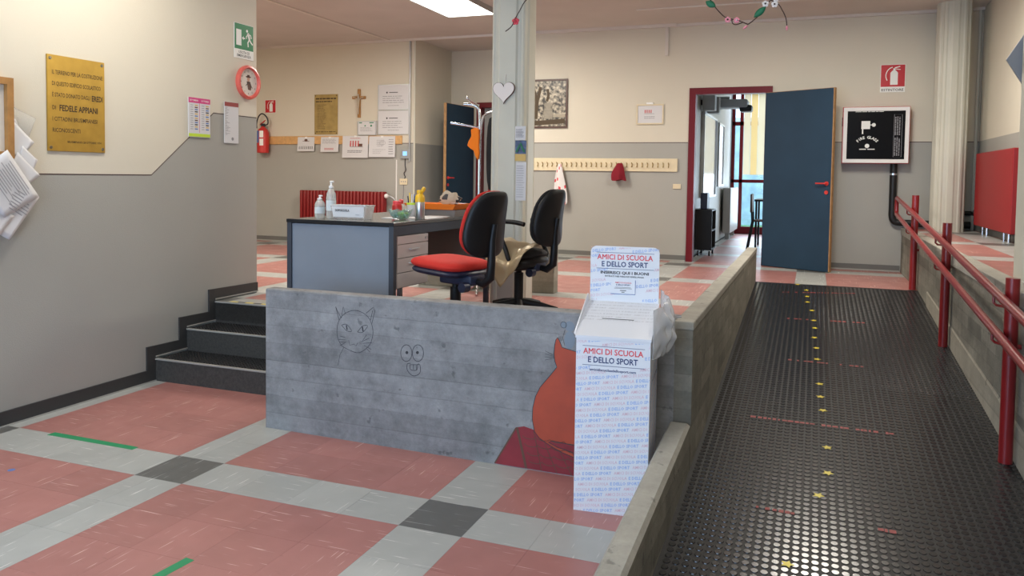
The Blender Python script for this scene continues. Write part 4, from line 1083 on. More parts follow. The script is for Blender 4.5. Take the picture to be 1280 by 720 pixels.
# pixel-measured sketch points, converted once to metres on the parapet face
import math as _m
def face_pt(u, v):
    # ray from the measured camera position onto the parapet plane
    c = Vector((4.3468, -3.302, 1.5236)); M3 = (Matrix.Rotation(.3622, 3, 'Z') @ Matrix.Rotation(1.5234, 3, 'X') @ Matrix.Rotation(.0137, 3, 'Z'))
    d = M3 @ Vector(((u - 640) / 991.85, -(v - 267.9) / 991.85, -1))
    # plane: y = .601 - .02 x
    k = (.601 - .02 * c.x - c.y) / (d.y + .02 * d.x)
    p = c + d * k; return (p.x * 1.0002, p.z)
def sk(pts): return [face_pt(*c5(*p)) for p in pts]
t = thing('wall_drawing', 'thin dark outline drawing of a cat head with whiskers on the parapet', 'drawing', (1.9, .56, .5))
mb = MB()
stroke(smooth_pts(sk([(165, 375), (135, 320), (128, 250), (145, 180), (190, 130), (255, 108), (320, 125), (370, 170), (395, 240), (395, 300), (370, 370), (295, 425), (220, 405), (165, 375)])), .003, mb=mb)
for q in ([(145, 185), (118, 80)], [(118, 80), (130, 110), (160, 165)], [(160, 165), (175, 80), (190, 130)], [(345, 130), (400, 85), (412, 110), (390, 205)], [(380, 180), (395, 110)]): stroke(sk(q), .003, mb=mb)
for cx, cy, s in ((200, 238, 1), (320, 250, -1)):
    stroke(smooth_pts(sk([(cx - 38, cy - 20 * s), (cx, cy - 25), (cx + 38, cy + 25 * s), (cx, cy + 22), (cx - 38, cy - 20 * s)])), .003, mb=mb)
    stroke(sk([(cx - 2, cy - 20), (cx + 4, cy + 16)]), .008, mb=mb)
for q in ([(140, 325), (190, 330)], [(145, 345), (195, 345)], [(150, 372), (190, 350)], [(150, 300), (190, 310)], [(310, 345), (370, 315)], [(320, 355), (390, 350)], [(330, 370), (385, 400)], [(320, 335), (350, 290)], [(215, 330), (225, 370), (255, 360)], [(255, 360), (270, 375), (285, 350)], [(180, 385), (150, 440), (135, 520)], [(350, 395), (375, 420)]):
    stroke(sk(q), .0025, mb=mb)
make('outline', mb.xf(PF), 'pencil', t)
t = thing('wall_drawing', 'drawing of two round eyes and an open mouth with teeth on the parapet', 'drawing', (2.3, .56, .5))
mb = MB()
for cx in (648, 735): stroke(smooth_pts(sk([(cx + 42 * math.cos(a), 428 + 62 * math.sin(a)) for a in [2 * PI * k / 14 for k in range(15)]])), .0035, mb=mb)
stroke(smooth_pts(sk([(680, 505), (655, 510), (655, 555), (690, 595), (725, 595), (752, 570), (750, 520), (735, 512), (725, 555), (680, 552), (675, 515)])), .0035, mb=mb)
for x in (700, 722): stroke(sk([(x, 515), (x + 2, 553)]), .003, mb=mb)
stroke(sk([(675, 515), (740, 515)]), .003, mb=mb)
make('outline', mb.xf(PF), 'pencil', t)
mb = MB()
for cx in (652, 731): poly(sk([(cx + 11 * math.cos(a), 424 + 12 * math.sin(a)) for a in [2 * PI * k / 12 for k in range(12)]])[::-1], 0, mb)
make('pupil', mb.xf(PF), 'ink', t)

# ================================================================== FLOOR MARKS
def mark(name, label, cat_, pts, m, z=0, group=None, fz=None):
    mb = MB(); n = len(pts)
    lo_ = [(x, y, (fz(y) if fz else z)) for x, y in pts]; hi = [(x, y, (fz(y) if fz else z) + .0008) for x, y in pts]
    mb.add(lo_ + hi, [tuple(range(n))[::-1], tuple(range(n, 2 * n))] + [(i, (i + 1) % n, n + (i + 1) % n, n + i) for i in range(n)])
    o = make(name, mb, m); tag(o, label, cat_, group); return o
mark('floor_tape', 'green tape strip on the floor by the left wall', 'tape', [(.26, -.03), (.90, -.03), (.90, .015), (.26, .02)], 'tape_green')
mark('floor_tape', 'short green tape strip on the pink tiles at the bottom edge', 'tape', [(2.03, -1.35), (2.075, -1.35), (2.115, -.885), (2.07, -.88)], 'tape_green')
mark('floor_sticker', 'small blue spot on the pink tiles at far left', 'sticker', [(.58 + .018 * math.cos(a), -.49 + .018 * math.sin(a)) for a in [2 * PI * k / 8 for k in range(8)]], 'ink_blue')
stars = [(4.231, 4.986), (4.314, 4.75), (4.324, 4.474), (4.33, 4.246), (4.368, 3.939), (4.382, 3.596), (4.391, 3.356), (4.388, 3.072), (4.402, 2.795), (4.407, 2.52), (4.42, 1.993), (4.424, 1.755), (4.436, 1.528), (4.452, .996), (4.452, .69), (4.409, .441), (4.297, -.174)]
rndp = random.Random(5)
for i, (x, y) in enumerate(stars):
    a0 = rndp.random() * 2
    pts = [(x + (.026 if k % 2 == 0 else .013) * math.cos(a0 + PI * k / 5), y + (.026 if k % 2 == 0 else .013) * math.sin(a0 + PI * k / 5)) for k in range(10)]
    mark('star_sticker', 'small yellow star sticker, %s from the top of the ramp' % ORD[i], 'sticker', pts, 'tape_yellow', group='yellow star stickers up the ramp', fz=lambda yy: rampz(yy) + .0031)
for i, (a, b, l) in enumerate([((4.104, 4.60), (4.723, 4.73), 'farthest worn red tape line across the top of the ramp'), ((4.127, 3.60), (4.761, 3.636), 'second worn red tape line from the top of the ramp'),
                 ((4.219, 2.45), (4.689, 2.438), 'third worn red tape line from the top of the ramp'), ((4.054, 1.305), (4.775, 1.287), 'long worn red tape line across the middle of the ramp'),
                 ((4.155, .246), (4.679, .21), 'nearly worn off red tape line low on the ramp')]):
    t = thing('worn_tape', l, 'tape', (a[0], a[1], rampz(a[1])))
    mb = MB(); k = 0; x = a[0]
    while x < b[0]:
        f = (x - a[0]) / (b[0] - a[0]); y = a[1] + (b[1] - a[1]) * f; l_ = rndp.uniform(.01, .03)
        keep = rndp.random() < (.85 if i in (0, 3) else .6)
        if i == 4: keep = (f < .3 or f > .85) and rndp.random() < .8
        if keep:
            ww = rndp.uniform(.008, .014)
            quadprism([(x, y - ww, rampz(y - ww) + .0029), (x + l_, y - ww, rampz(y - ww) + .0029), (x + l_, y + ww, rampz(y + ww) + .0029), (x, y + ww, rampz(y + ww) + .0029)],
                      [(x, y - ww, rampz(y - ww) + .0036), (x + l_, y - ww, rampz(y - ww) + .0036), (x + l_, y + ww, rampz(y + ww) + .0036), (x, y + ww, rampz(y + ww) + .0036)], mb)
        x += l_ + rndp.uniform(.002, .012)
    make('tape_remnant', mb, 'tape_red', t, kind='stuff')

# ================================================================== LEFT WALL THINGS
XW = XL
t = thing('brass_plaque', 'large polished brass plaque with engraved text on the left wall', 'plaque', (XW, .505, 1.645))
make('plate', rbox(XW, XW + .012, .293, .717, 1.645, 2.244, .002), 'brass', t)
FLW = frameM((XW + .0126, 0, 0), (0, 1, 0), (0, 0, 1))
for s, y, z, h, wd, b in (('IL TERRENO PER LA COSTRUZIONE', .325, 2.125, .027, .375, .0), ('DI QUESTO EDIFICIO SCOLASTICO', .325, 2.055, .027, .36, .0), ('È STATO DONATO DAGLI', .325, 1.985, .027, .275, .0), ('EREDI', .615, 1.980, .036, .085, .02),
                          ('DI', .325, 1.905, .027, .025, .0), ('FEDELE APPIANI', .375, 1.900, .038, .285, .02), ('I CITTADINI BRUSIMPIANESI', .325, 1.835, .027, .33, .0), ('RICONOSCENTI', .325, 1.765, .027, .20, .0), ('BRUSIMPIANO, 28 OTTOBRE 1974', .43, 1.700, .014, .255, .0)):
    make('lettering', text(s, h, wd, b + .010, 'LEFT').xf(FLW @ Matrix.Translation((y, z, 0))), 'engraved', t)
for y in (.313, .697):
    for z in (1.668, 2.222): make('screw', lathe([(.011, 0), (.008, .006)], (0, 0, 0), 12).xf(Matrix.Translation((XW + .012, y, z)) @ Matrix.Rotation(PI / 2, 4, 'Y')), 'screw', t)
# exit sign
t = thing('exit_sign', 'green emergency exit sign with running figure above the wall clock', 'sign', (XW, 2.117, 2.47))
make('plate', box(XW, XW + .004, 2.0, 2.237, 2.47, 2.755), 'sign_white', t)
E1 = frameM((XW + .0046, 0, 0), (0, 1, 0), (0, 0, 1)); E2 = frameM((XW + .0052, 0, 0), (0, 1, 0), (0, 0, 1))
make('green_field', rect(2.003, 2.234, 2.545, 2.752).xf(E1), 'sign_green', t)
mb = rect(2.022, 2.085, 2.575, 2.705); poly([(2.092, 2.64), (2.112, 2.658), (2.112, 2.645), (2.13, 2.645), (2.13, 2.634), (2.112, 2.634), (2.112, 2.622)], mb=mb)
disc(2.155, 2.705, .012, 12, mb=mb)
for q, w_ in (([(2.165, 2.690), (2.185, 2.640)], .024), ([(2.165, 2.680), (2.145, 2.655), (2.150, 2.640)], .010), ([(2.170, 2.682), (2.200, 2.675), (2.210, 2.650)], .010), ([(2.185, 2.640), (2.165, 2.610), (2.170, 2.575)], .013), ([(2.185, 2.640), (2.205, 2.615), (2.225, 2.600)], .013)): stroke(q, w_, mb=mb)
make('pictogram', mb.xf(E2), 'sign_white', t)
make('lettering', text('USCITA DI', .022, .13, .01).xf(E1 @ Matrix.Translation((2.118, 2.512, 0))), 'ink', t)
make('lettering', text('EMERGENZA', .022, .17, .01).xf(E1 @ Matrix.Translation((2.118, 2.483, 0))), 'ink', t)
# clock
t = thing('wall_clock', 'round wall clock with a coral red rim under the exit sign', 'clock', (XW, 2.155, 2.28))
cy_, cz_ = 2.155, 2.280
def ringm(r0, r1, h, n=40):
    return lathe([(r0, 0), (r0 + .004, h), ((r0 + r1) / 2, h + .012), (r1, h), (r1, h * .4), (r1 - .001, h * .3)], (0, 0, 0), n)
MC = Matrix.Translation((XW, cy_, cz_)) @ Matrix.Rotation(PI / 2, 4, 'Y')
make('rim', lathe([(.137, 0), (.142, .02), (.136, .036), (.122, .040), (.114, .030), (.113, .016), (.01, .015)], (0, 0, 0), 48).xf(MC), 'clock_red', t, True)
make('dial', lathe([(.1125, .015), (.1125, .017)], (0, 0, 0), 40).xf(MC), 'clock_face', t)
CF = frameM((XW + .018, cy_, cz_), (0, 1, 0), (0, 0, 1))
for h_ in range(12):
    a = PI / 2 - h_ * PI / 6
    make('numeral', text(str(h_ or 12), .014, None, .02).xf(CF @ Matrix.Translation((.092 * math.cos(a), .092 * math.sin(a) - .007, 0))), 'ink', t)
mb = disc(.0, .045, .034, 16, ry=.008); rect(-.015, .015, .045, .062, mb=mb); make('painted_hat', mb.xf(CF), 'brown', t)
make('painted_face', disc(0, .025, .018, 14).xf(CF), 'skin', t)
mb = poly([(-.022, .008), (.022, .008), (.04, -.03), (.03, -.065), (-.005, -.06), (-.015, -.02)]); make('painted_jacket', mb.xf(CF), 'brown', t)
CF2 = frameM((XW + .0195, cy_, cz_), (0, 1, 0), (0, 0, 1)); make('hand', stroke([(0, 0), (.05, -.045)], .005).xf(CF2), 'ink', t); make('hand', stroke([(0, 0), (-.035, -.03)], .006).xf(CF2), 'ink', t)
# calendars
t = thing('wall_calendar', 'magenta topped collection calendar hanging left of the narrow calendar', 'calendar', (XW, 1.595, 1.80))
make('sheet', box(XW + .004, XW + .010, 1.480, 1.712, 1.795, 2.095), 'paper', t)
K = frameM((XW + .0106, 0, 0), (0, 1, 0), (0, 0, 1)); K2 = frameM((XW + .0112, 0, 0), (0, 1, 0), (0, 0, 1))
mb = rect(1.480, 1.594, 2.055, 2.095); rect(1.598, 1.712, 2.055, 2.095, mb=mb); rect(1.594, 1.598, 1.83, 2.095, mb=mb); make('heading', mb.xf(K), 'cal_pink', t)
mb = text('SETTEMBRE', .012, .09, .01).xf(Matrix.Translation((1.537, 2.069, 0))); mb.join(text('OTTOBRE', .012, .08, .01).xf(Matrix.Translation((1.655, 2.069, 0)))); make('heading_text', mb.xf(K2), 'sign_white', t)
cols = ['ink_blue', 'cal_gold', 'ink_soft', 'brown', 'ink']; mbs = {c: MB() for c in cols}
for cx0 in (1.50, 1.618):
    for r_ in range(12):
        z = 2.035 - r_ * .0165
        rect(cx0, cx0 + .03, z, z + .004, mb=mbs['ink_soft'])
        rect(cx0 + .045, cx0 + .078, z - .002, z + .007, mb=mbs[['cal_gold', 'brown', 'ink_blue', 'ink', 'cal_gold', 'ink_blue'][r_ % 6] if True else 'ink'])
for c in cols:
    if mbs[c].f: make('printed_row', mbs[c].xf(K), c, t)
make('footer', rect(1.482, 1.710, 1.798, 1.822).xf(K), 'lime', t)
t = thing('wall_calendar', 'narrow white calendar with rusty top strip below the clock', 'calendar', (XW, 1.96, 1.765))
make('sheet', box(XW + .004, XW + .009, 1.875, 2.043, 1.765, 2.098), 'paper', t)
mb = rect(1.877, 2.041, 2.062, 2.096); make('heading', mb.xf(frameM((XW + .0096, 0, 0), (0, 1, 0), (0, 0, 1))), 'tape_red', t)
mb = MB()
for r_ in range(24): rect(1.885, 1.885 + random.uniform(.01, .06), 2.050 - r_ * .0095, 2.053 - r_ * .0095, mb=mb)
disc(1.97, 1.80, .014, 12, mb=mb); make('print', mb.xf(frameM((XW + .0096, 0, 0), (0, 1, 0), (0, 0, 1))), 'ink_soft', t)
# cork board with papers (far left)
t = thing('notice_board', 'wooden framed notice board at the left edge of the picture', 'notice board', (XW, -.4, 1.6))
make('board', box(XW, XW + .03, -.86, -.005, 1.63, 2.02), 'paper_warm', t)
for q in ((-.9, -.86, 1.59, 2.06), (-.005, .035, 1.59, 2.06)): make('frame_bar', box(XW, XW + .06, *q), 'cork_wood', t)
for q in ((-.86, -.005, 2.02, 2.06), (-.86, -.005, 1.59, 1.63)): make('frame_bar', box(XW, XW + .06, *q), 'cork_wood', t)
def sheet3(name, label, pts, m, bend=.012, prnt=None, thick=.002, seed=0):
    """bent sheet from four world corners TL, TR, BR, BL (y, z) at depth x"""
    rn = random.Random(seed); n = 8; vs = []
    A_, B_, C_, D_ = [Vector(p) for p in pts]; nrm = (B_ - A_).cross(D_ - A_).normalized()
    for i in range(n + 1):
        for j in range(n + 1):
            u, v = i / n, j / n; p = (A_ * (1 - u) + B_ * u) * (1 - v) + (D_ * (1 - u) + C_ * u) * v
            vs.append(p + nrm * bend * (math.sin(PI * u) + .4 * math.sin(3 * v + seed)))
    fs = [(i * (n + 1) + j, (i + 1) * (n + 1) + j, (i + 1) * (n + 1) + j + 1, i * (n + 1) + j + 1) for i in range(n) for j in range(n)]
    mb = MB().add(vs, fs); o = make(name, mb, m, smooth=True); s_ = o.modifiers.new('t', 'SOLIDIFY'); s_.thickness = thick
    if label: tag(o, label, 'paper')
    return o, nrm
def lw(u, v, x):
    c = Vector((4.3468, -3.302, 1.5236)); M3 = (Matrix.Rotation(.3622, 3, 'Z') @ Matrix.Rotation(1.5234, 3, 'X') @ Matrix.Rotation(.0137, 3, 'Z'))
    d = M3 @ Vector(((u - 640) / 991.85, -(v - 267.9) / 991.85, -1)); k = (x - c.x) / d.x; p = c + d * k; return (x, round(p.y, 3), round(p.z, 3))
PAP = [('plastic_sleeve', 'clear plastic sleeve at the top of the paper bundle on the notice board', [(11, 130), (45, 148), (36, 172), (14, 190)], 'clear_plastic', -.085),
       ('pinned_paper', 'creased white sheet below the plastic sleeve', [(11, 138), (20, 150), (32, 182), (11, 192)], 'paper', -.077),
       ('pinned_paper', 'folded sheet with the outermost right corner under the sleeve', [(18, 152), (43, 178), (24, 200), (13, 190)], 'paper', -.072),
       ('pinned_paper', 'small sheet corner sticking out above the letters', [(28, 182), (47, 200), (40, 216), (20, 205)], 'paper', -.068),
       ('pinned_paper', 'letter with a folded corner pointing right', [(22, 190), (50, 219), (34, 232), (8, 215)], 'paper', -.064),
       ('pinned_paper', 'large printed letter tilted over the others', [(9, 187), (49, 246), (5, 272), (-36, 220)], 'paper', -.046),
       ('pinned_paper', 'long sheet with grey print at the bottom of the bundle', [(16, 225), (49, 247), (12, 300), (-10, 288)], 'paper', -.058),
       ('pinned_paper', 'pale sheet at the lower left corner of the bundle', [(-25, 250), (18, 270), (-2, 296), (-40, 285)], 'paper', -.052)]
for i, (nm, lb, q, m, x) in enumerate(PAP):
    pts = [lw(u, v, x) for u, v in q]
    o, nrm = sheet3(nm, lb, pts, m, .0025, seed=i, thick=.0012)
    if i in (5, 6):
        A_, B_, C_, D_ = [Vector(p) for p in pts]
        M4 = frameM(D_ + Vector((.012, 0, 0)), (C_ - D_) if i == 5 else (B_ - A_), (A_ - D_) if i == 5 else (A_ - D_))
        mb = MB(); random.seed(i)
        a_ = A_ ; ux = (B_ - A_) ; vy = (D_ - A_)
        for k in range(10 if i == 5 else 7):
            f = .12 + .06 * k; g0 = random.uniform(.1, .2); g1 = random.uniform(.5, .85)
            P0 = a_ + ux * g0 + vy * f + Vector((.0125, 0, 0)); P1 = a_ + ux * g1 + vy * f + Vector((.0125, 0, 0)); dv_ = vy * .018
            mb.add([P0, P1, P1 + dv_, P0 + dv_], [(0, 1, 2, 3)])
        make('printed_text', mb, 'ink_soft', o)

# ================================================================== BACK WALL THINGS
def panel(name, label, cat_, x0, x1, z0, z1, th, m, y=YB, group=None):
    t = thing(name, label, cat_, ((x0 + x1) / 2, y, z0), group)
    pl = make('plate', rbox(x0, x1, y - th, y, z0, z1, min(.002, th / 3)), m, t)
    return t, frameM((0, y - th - .0006, 0), (1, 0, 0), (0, 0, 1))
# pine strip
t = make('pin_rail', rbox(-3.59, -1.11, YB - .02, YB, 1.963, 2.083, .003), 'pine'); tag(t, 'light wooden pin rail on the far wall above the grey band', 'rail')
# brass plaque far
t, F_ = panel('brass_plaque', 'tall dull brass plaque with a list of names on the far wall', 'plaque', -2.574, -2.176, 2.106, 2.692, .01, 'brass_dull')
mb = text('INSEGNANTI E ALUNNI', .022, .34, .0).xf(Matrix.Translation((-2.375, 2.62, 0))); mb.join(text('DELLA SCUOLA', .022, .22, 0.).xf(Matrix.Translation((-2.43, 2.585, 0))))
mb = MB(); lines(-2.55, -2.20, 2.61, 2.65, 1, .02, 0, mb); lines(-2.55, -2.27, 2.575, 2.60, 1, .016, 0, mb)
lines(-2.52, -2.36, 2.18, 2.55, 16, .006, .5, mb); lines(-2.55, -2.2, 2.135, 2.155, 1, .01, 0, mb); make('engraved_lines', mb.xf(F_), 'engraved', t)
for x in (-2.555, -2.195):
    for z in (2.125, 2.673): make('screw', cyl((x, YB - .013, z), .008, .004, 'y', 10), 'engraved', t)
# crucifix
t = thing('crucifix', 'wooden crucifix with carved figure above the pin rail', 'crucifix', (-1.81, YB, 2.345))
make('upright', rbox(-1.835, -1.790, YB - .022, YB, 2.345, 2.755, .003), 'cork_wood', t); make('crossbar', rbox(-1.925, -1.705, YB - .0225, YB - .0, 2.612, 2.652, .003), 'cork_wood', t)
mb = tube([(-1.812, YB - .034, 2.655), (-1.812, YB - .036, 2.60), (-1.812, YB - .036, 2.53), (-1.815, YB - .036, 2.46), (-1.812, YB - .033, 2.39)], [.012, .020, .016, .013, .007], 10)
for s in (-1, 1): tube([(-1.812 + s * .014, YB - .035, 2.605), (-1.812 + s * .05, YB - .032, 2.625), (-1.812 + s * .09, YB - .03, 2.638)], [.008, .006, .005], 8, mb)
sphere((-1.812, YB - .040, 2.665), .014, 10, 8, mb, (1, 1, 1.2)); make('figure', mb, 'blind', t, True)
# framed documents
def doc(name, label, x0, x1, z0, z1, th, nl, frame='alu', mm='paper', group=None, head=True):
    t, F_ = panel(name, label, 'document' if frame else 'notice', x0, x1, z0, z1, th, mm, group=group)
    if frame:
        mb = MB(); e = .008
        box(x0, x1, YB - th - .006, YB - th, z1 - e, z1, mb); box(x0, x1, YB - th - .006, YB - th, z0, z0 + e, mb); box(x0, x0 + e, YB - th - .006, YB - th, z0 + e, z1 - e, mb); box(x1 - e, x1, YB - th - .006, YB - th, z0 + e, z1 - e, mb)
        make('frame', mb, frame, t)
    W_, H_ = x1 - x0, z1 - z0
    mb = MB(); lines(x0 + W_ * .15, x1 - W_ * .15, z0 + H_ * .25, z0 + H_ * .58, nl, H_ * .02, .3, mb)
    if nl: make('printed_text', mb.xf(F_), 'ink_soft', t)
    return t, F_
for z0, z1, l in ((2.448, 2.803, 'upper silver framed document right of the crucifix'), (2.100, 2.440, 'lower silver framed document right of the crucifix')):
    t, F_ = doc('framed_document', l, -1.50, -1.0, z0, z1, .012, 4)
    mb = disc(-1.355, z1 - .11, .014, 6); rect(-1.32, -1.18, z1 - .115, z1 - .105, mb=mb); make('emblem', mb.xf(F_), 'ink', t)
    make('printed_text', lines(-1.34, -1.16, z0 + .055, z0 + .065, 1, .006, 0).xf(F_), 'ink_soft', t)
t, F_ = doc('notice_box', 'small white notice box mounted below the crucifix', -1.824, -1.520, 2.092, 2.293, .03, 4, 'alu')
mb = rect(-1.80, -1.75, 2.262, 2.275); rect(-1.63, -1.56, 2.262, 2.275, mb=mb); disc(-1.70, 2.225, .012, 8, mb=mb); disc(-1.60, 2.225, .016, 8, mb=mb); make('emblem', mb.xf(F_), 'green', t)
# paper notices hanging from the pin rail
def notice(label, x0, x1, z0, z1, art):
    t = thing('paper_notice', label, 'notice', ((x0 + x1) / 2, YB - .03, z0))
    make('sheet', quadprism([(x0, YB - .040, z0), (x1, YB - .036, z0), (x1, YB - .034, z0), (x0, YB - .038, z0)], [(x0, YB - .0225, z1), (x1, YB - .0225, z1), (x1, YB - .0205, z1), (x0, YB - .0205, z1)]), 'paper', t)
    W_, H_ = x1 - x0, z1 - z0
    F_ = frameM((x0, YB - .0415, z0), (1, 0, 0), (0, .0175, H_))
    def P(a, b): return (a * W_, b * H_)
    mbs = {}
    def M_(c): return mbs.setdefault(c, MB())
    art(P, M_, W_, H_)
    for c, m_ in mbs.items(): make('print', m_.xf(F_), c, t)
    make('tape_piece', box((x0 + x1) / 2 - .02, (x0 + x1) / 2 + .02, YB - .0245, YB - .0225, z1 - .02, z1 + .006), 'white', t)
def figs(P, M_, xs, y0, y1, c, W_, H_, wd=.035):
    for x in xs:
        a = P(x, y0); b = P(x, y1); rect(a[0] - wd * W_ * .5, a[0] + wd * W_ * .5, a[1], b[1] - .02 * H_, mb=M_(c)); disc(b[0], b[1] + .02 * H_, wd * W_ * .6, 8, mb=M_(c))
def art1(P, M_, W, H):
    figs(P, M_, [.12 + .11 * k for k in range(8)], .15, .30, 'ink', W, H); disc(*P(.5, .78), .03, 8, mb=M_('brown'), ry=.02); rect(.3 * W, .7 * W, .70 * H, .73 * H, mb=M_('brown'))
def art2(P, M_, W, H):
    lines(.08 * W, .92 * W, .55 * H, .9 * H, 4, .025 * H, .2, M_('ink_soft')); figs(P, M_, [.25 + .09 * k for k in range(6)], .13, .22, 'ink_red', W, H, .04)
def art3(P, M_, W, H):
    lines(.3 * W, .7 * W, .86 * H, .92 * H, 1, .02 * H, 0, M_('ink_red')); figs(P, M_, [.32, .42, .52, .62], .52, .72, 'ink_red', W, H, .05); rect(.64 * W, .78 * W, .52 * H, .64 * H, mb=M_('brown')); rect(.3 * W, .8 * W, .49 * H, .505 * H, mb=M_('ink'))
    lines(.2 * W, .8 * W, .22 * H, .36 * H, 2, .03 * H, .1, M_('ink_soft'))
def art4(P, M_, W, H):
    lines(.3 * W, .75 * W, .5 * H, .85 * H, 5, .015 * H, .5, M_('ink_soft')); lines(.76 * W, .95 * W, .1 * H, .9 * H, 7, .03 * H, .2, M_('ink_soft')); lines(.15 * W, .7 * W, .15 * H, .4 * H, 3, .012 * H, .5, M_('ink_soft'))
    stroke(arc(.52 * W, .68 * H, .05, .03, 0, 360, 10), .003, mb=M_('ink_soft'))
notice('leftmost small notice with a row of dark figures on the pin rail', -2.856, -2.563, 1.860, 2.068, art1)
notice('second small notice with red figures on the pin rail', -2.449, -2.146, 1.850, 2.066, art2)
notice('large notice with red people pictograms on the pin rail', -2.078, -1.650, 1.766, 2.082, art3)
notice('large plan sheet at the right end of the pin rail', -1.636, -1.212, 1.778, 2.074, art4)
# thermostat, cable, sockets
t, F_ = panel('thermostat', 'grey thermostat with a lit blue display beside the plan sheet', 'thermostat', -1.115, -.985, 1.758, 1.885, .03, 'device_grey')
make('display', rect(-1.085, -1.02, 1.80, 1.86).xf(F_), 'lcd_blue', t)
o = make('cable', tube(smooth_pts([(-1.06, YB - .008, 1.756), (-1.06, YB - .008, 1.66), (-1.045, YB - .012, 1.60), (-1.075, YB - .012, 1.55), (-1.055, YB - .008, 1.50), (-1.07, YB - .008, 1.478)], 4), .006, 6), 'ink', smooth=True); tag(o, 'black cable hanging between the thermostat and the wall socket', 'cable')
t, F_ = panel('wall_socket', 'wall socket plate below the thermostat', 'socket', -1.144, -1.022, 1.389, 1.475, .012, 'rack_cream')
mb = MB()
for x in (-1.115, -1.083, -1.052): disc(x, 1.432, .009, 10, mb=mb)
make('socket_hole', mb.xf(F_), 'ink_soft', t)
o = make('cable', tube(smooth_pts([(-1.085, YB - .006, 1.388), (-1.09, YB - .006, 1.2), (-1.12, YB - .008, 1.10), (-1.15, YB - .008, .9), (-1.15, YB - .006, .62)], 4), .004, 6), 'ink_soft', smooth=True); tag(o, 'thin grey cable running down from the wall socket', 'cable')
o = make('cable_duct', box(-1.205, -1.19, YB - .012, YB, .60, 1.74), 'white'); tag(o, 'thin white cable duct left of the thermostat', 'duct')
o = make('trim_1', box(-.93, -.905, YB - .012, YB + .0, UP, CEIL), 'col_paint', kind='structure'); tag(o, 'pale corner trim at the recess edge', 'trim')
o = make('pipe', tube([(-.985, YB - .02, 1.72), (-.985, YB - .02, CEIL)], .012, 10), 'alu', smooth=True); tag(o, 'thin grey vertical pipe beside the recess corner', 'pipe')
# extinguisher sign far left + extinguisher
def ext_sign(label, x0, x1, z0, z1, txt):
    t, F_ = panel('extinguisher_sign', label, 'sign', x0, x1, z0, z1, .004, 'sign_white')
    zb = z0 + ((z1 - z0) * .2 if txt else .004)
    F1 = F_; F2_ = frameM((0, YB - .0056, 0), (1, 0, 0), (0, 0, 1))
    make('red_field', rect(x0 + .005, x1 - .005, zb, z1 - .005).xf(F1), 'sign_red', t)
    cx = (x0 + x1) / 2 + .01; W_ = x1 - x0; H_ = z1 - zb
    mb = poly([(cx - .14 * W_, zb + .08 * H_), (cx + .16 * W_, zb + .08 * H_), (cx + .16 * W_, zb + .62 * H_), (cx + .10 * W_, zb + .70 * H_), (cx + .05 * W_, zb + .74 * H_), (cx + .05 * W_, zb + .82 * H_), (cx - .03 * W_, zb + .82 * H_), (cx - .03 * W_, zb + .74 * H_), (cx - .08 * W_, zb + .70 * H_), (cx - .14 * W_, zb + .62 * H_)])
    stroke(arc(cx, zb + .5 * H_, .32 * W_, .38 * H_, 100, 215, 10), .035 * W_, mb=mb); stroke([(cx + .02 * W_, zb + .84 * H_), (cx + .24 * W_, zb + .90 * H_)], .04 * W_, mb=mb); stroke([(cx + .02 * W_, zb + .80 * H_), (cx + .26 * W_, zb + .76 * H_)], .03 * W_, mb=mb)
    make('pictogram', mb.xf(F2_), 'sign_white', t)
    if txt: make('lettering', text('ESTINTORE', .028, (x1 - x0) * .88, .015).xf(F_ @ Matrix.Translation(((x0 + x1) / 2, z0 + .014, 0))), 'ink', t)
ext_sign('red extinguisher sign above the far left fire extinguisher', -3.464, -3.266, 2.438, 2.634, False)
ext_sign('red extinguisher sign reading ESTINTORE above the fire cabinet', 5.023, 5.280, 2.538, 2.851, True)
t = thing('fire_extinguisher', 'red fire extinguisher hanging on the far left wall', 'extinguisher', (-3.43, YB - .10, 1.82))
ex, ey = -3.43, YB - .095
make('cylinder', lathe([(.080, 0), (.088, .01), (.088, .30), (.07, .35), (.03, .385), (.025, .40)], (ex, ey, 1.83), 28), 'signal_red', t, True)
make('valve', rbox(ex - .025, ex + .03, ey - .02, ey + .02, 2.225, 2.27, .005), 'ink', t); make('lever', quadprism([(ex - .05, ey - .012, 2.25), (ex + .02, ey - .012, 2.294), (ex + .02, ey + .012, 2.294), (ex - .05, ey + .012, 2.25)], [(ex - .05, ey - .012, 2.262), (ex + .045, ey - .012, 2.325), (ex + .045, ey + .012, 2.325), (ex - .05, ey + .012, 2.262)]), 'signal_red', t)
make('hose', tube(smooth_pts([(ex + .03, ey, 2.245), (ex + .09, ey, 2.27), (ex + .07, ey, 2.36), (ex - .01, ey, 2.42), (ex - .07, ey - .01, 2.38), (ex - .10, ey - .02, 2.28), (ex - .09, ey - .03, 2.20)], 5), .010, 8), 'ink', t, True)
lbm = MB(); 
for (a0, a1, z0, z1, m_) in ((-150, -95, 1.98, 2.16, 0), (-88, -50, 2.06, 2.16, 1), (-88, -50, 1.94, 2.04, 1)):
    k = 6; vs = []
    for q in range(k + 1):
        a = R_(a0 + (a1 - a0) * q / k); vs += [(ex + .0888 * math.cos(a), ey + .0888 * math.sin(a), z0), (ex + .0888 * math.cos(a), ey + .0888 * math.sin(a), z1)]
    lbm.cur = m_; lbm.add(vs, [(2 * q, 2 * q + 2, 2 * q + 3, 2 * q + 1) for q in range(k)])
make('label_sticker', lbm, ['ink_blue', 'sign_white'], t); make('wall_hook', box(ex - .015, ex + .015, YB - .01, YB, 2.18, 2.24), 'steel', t)
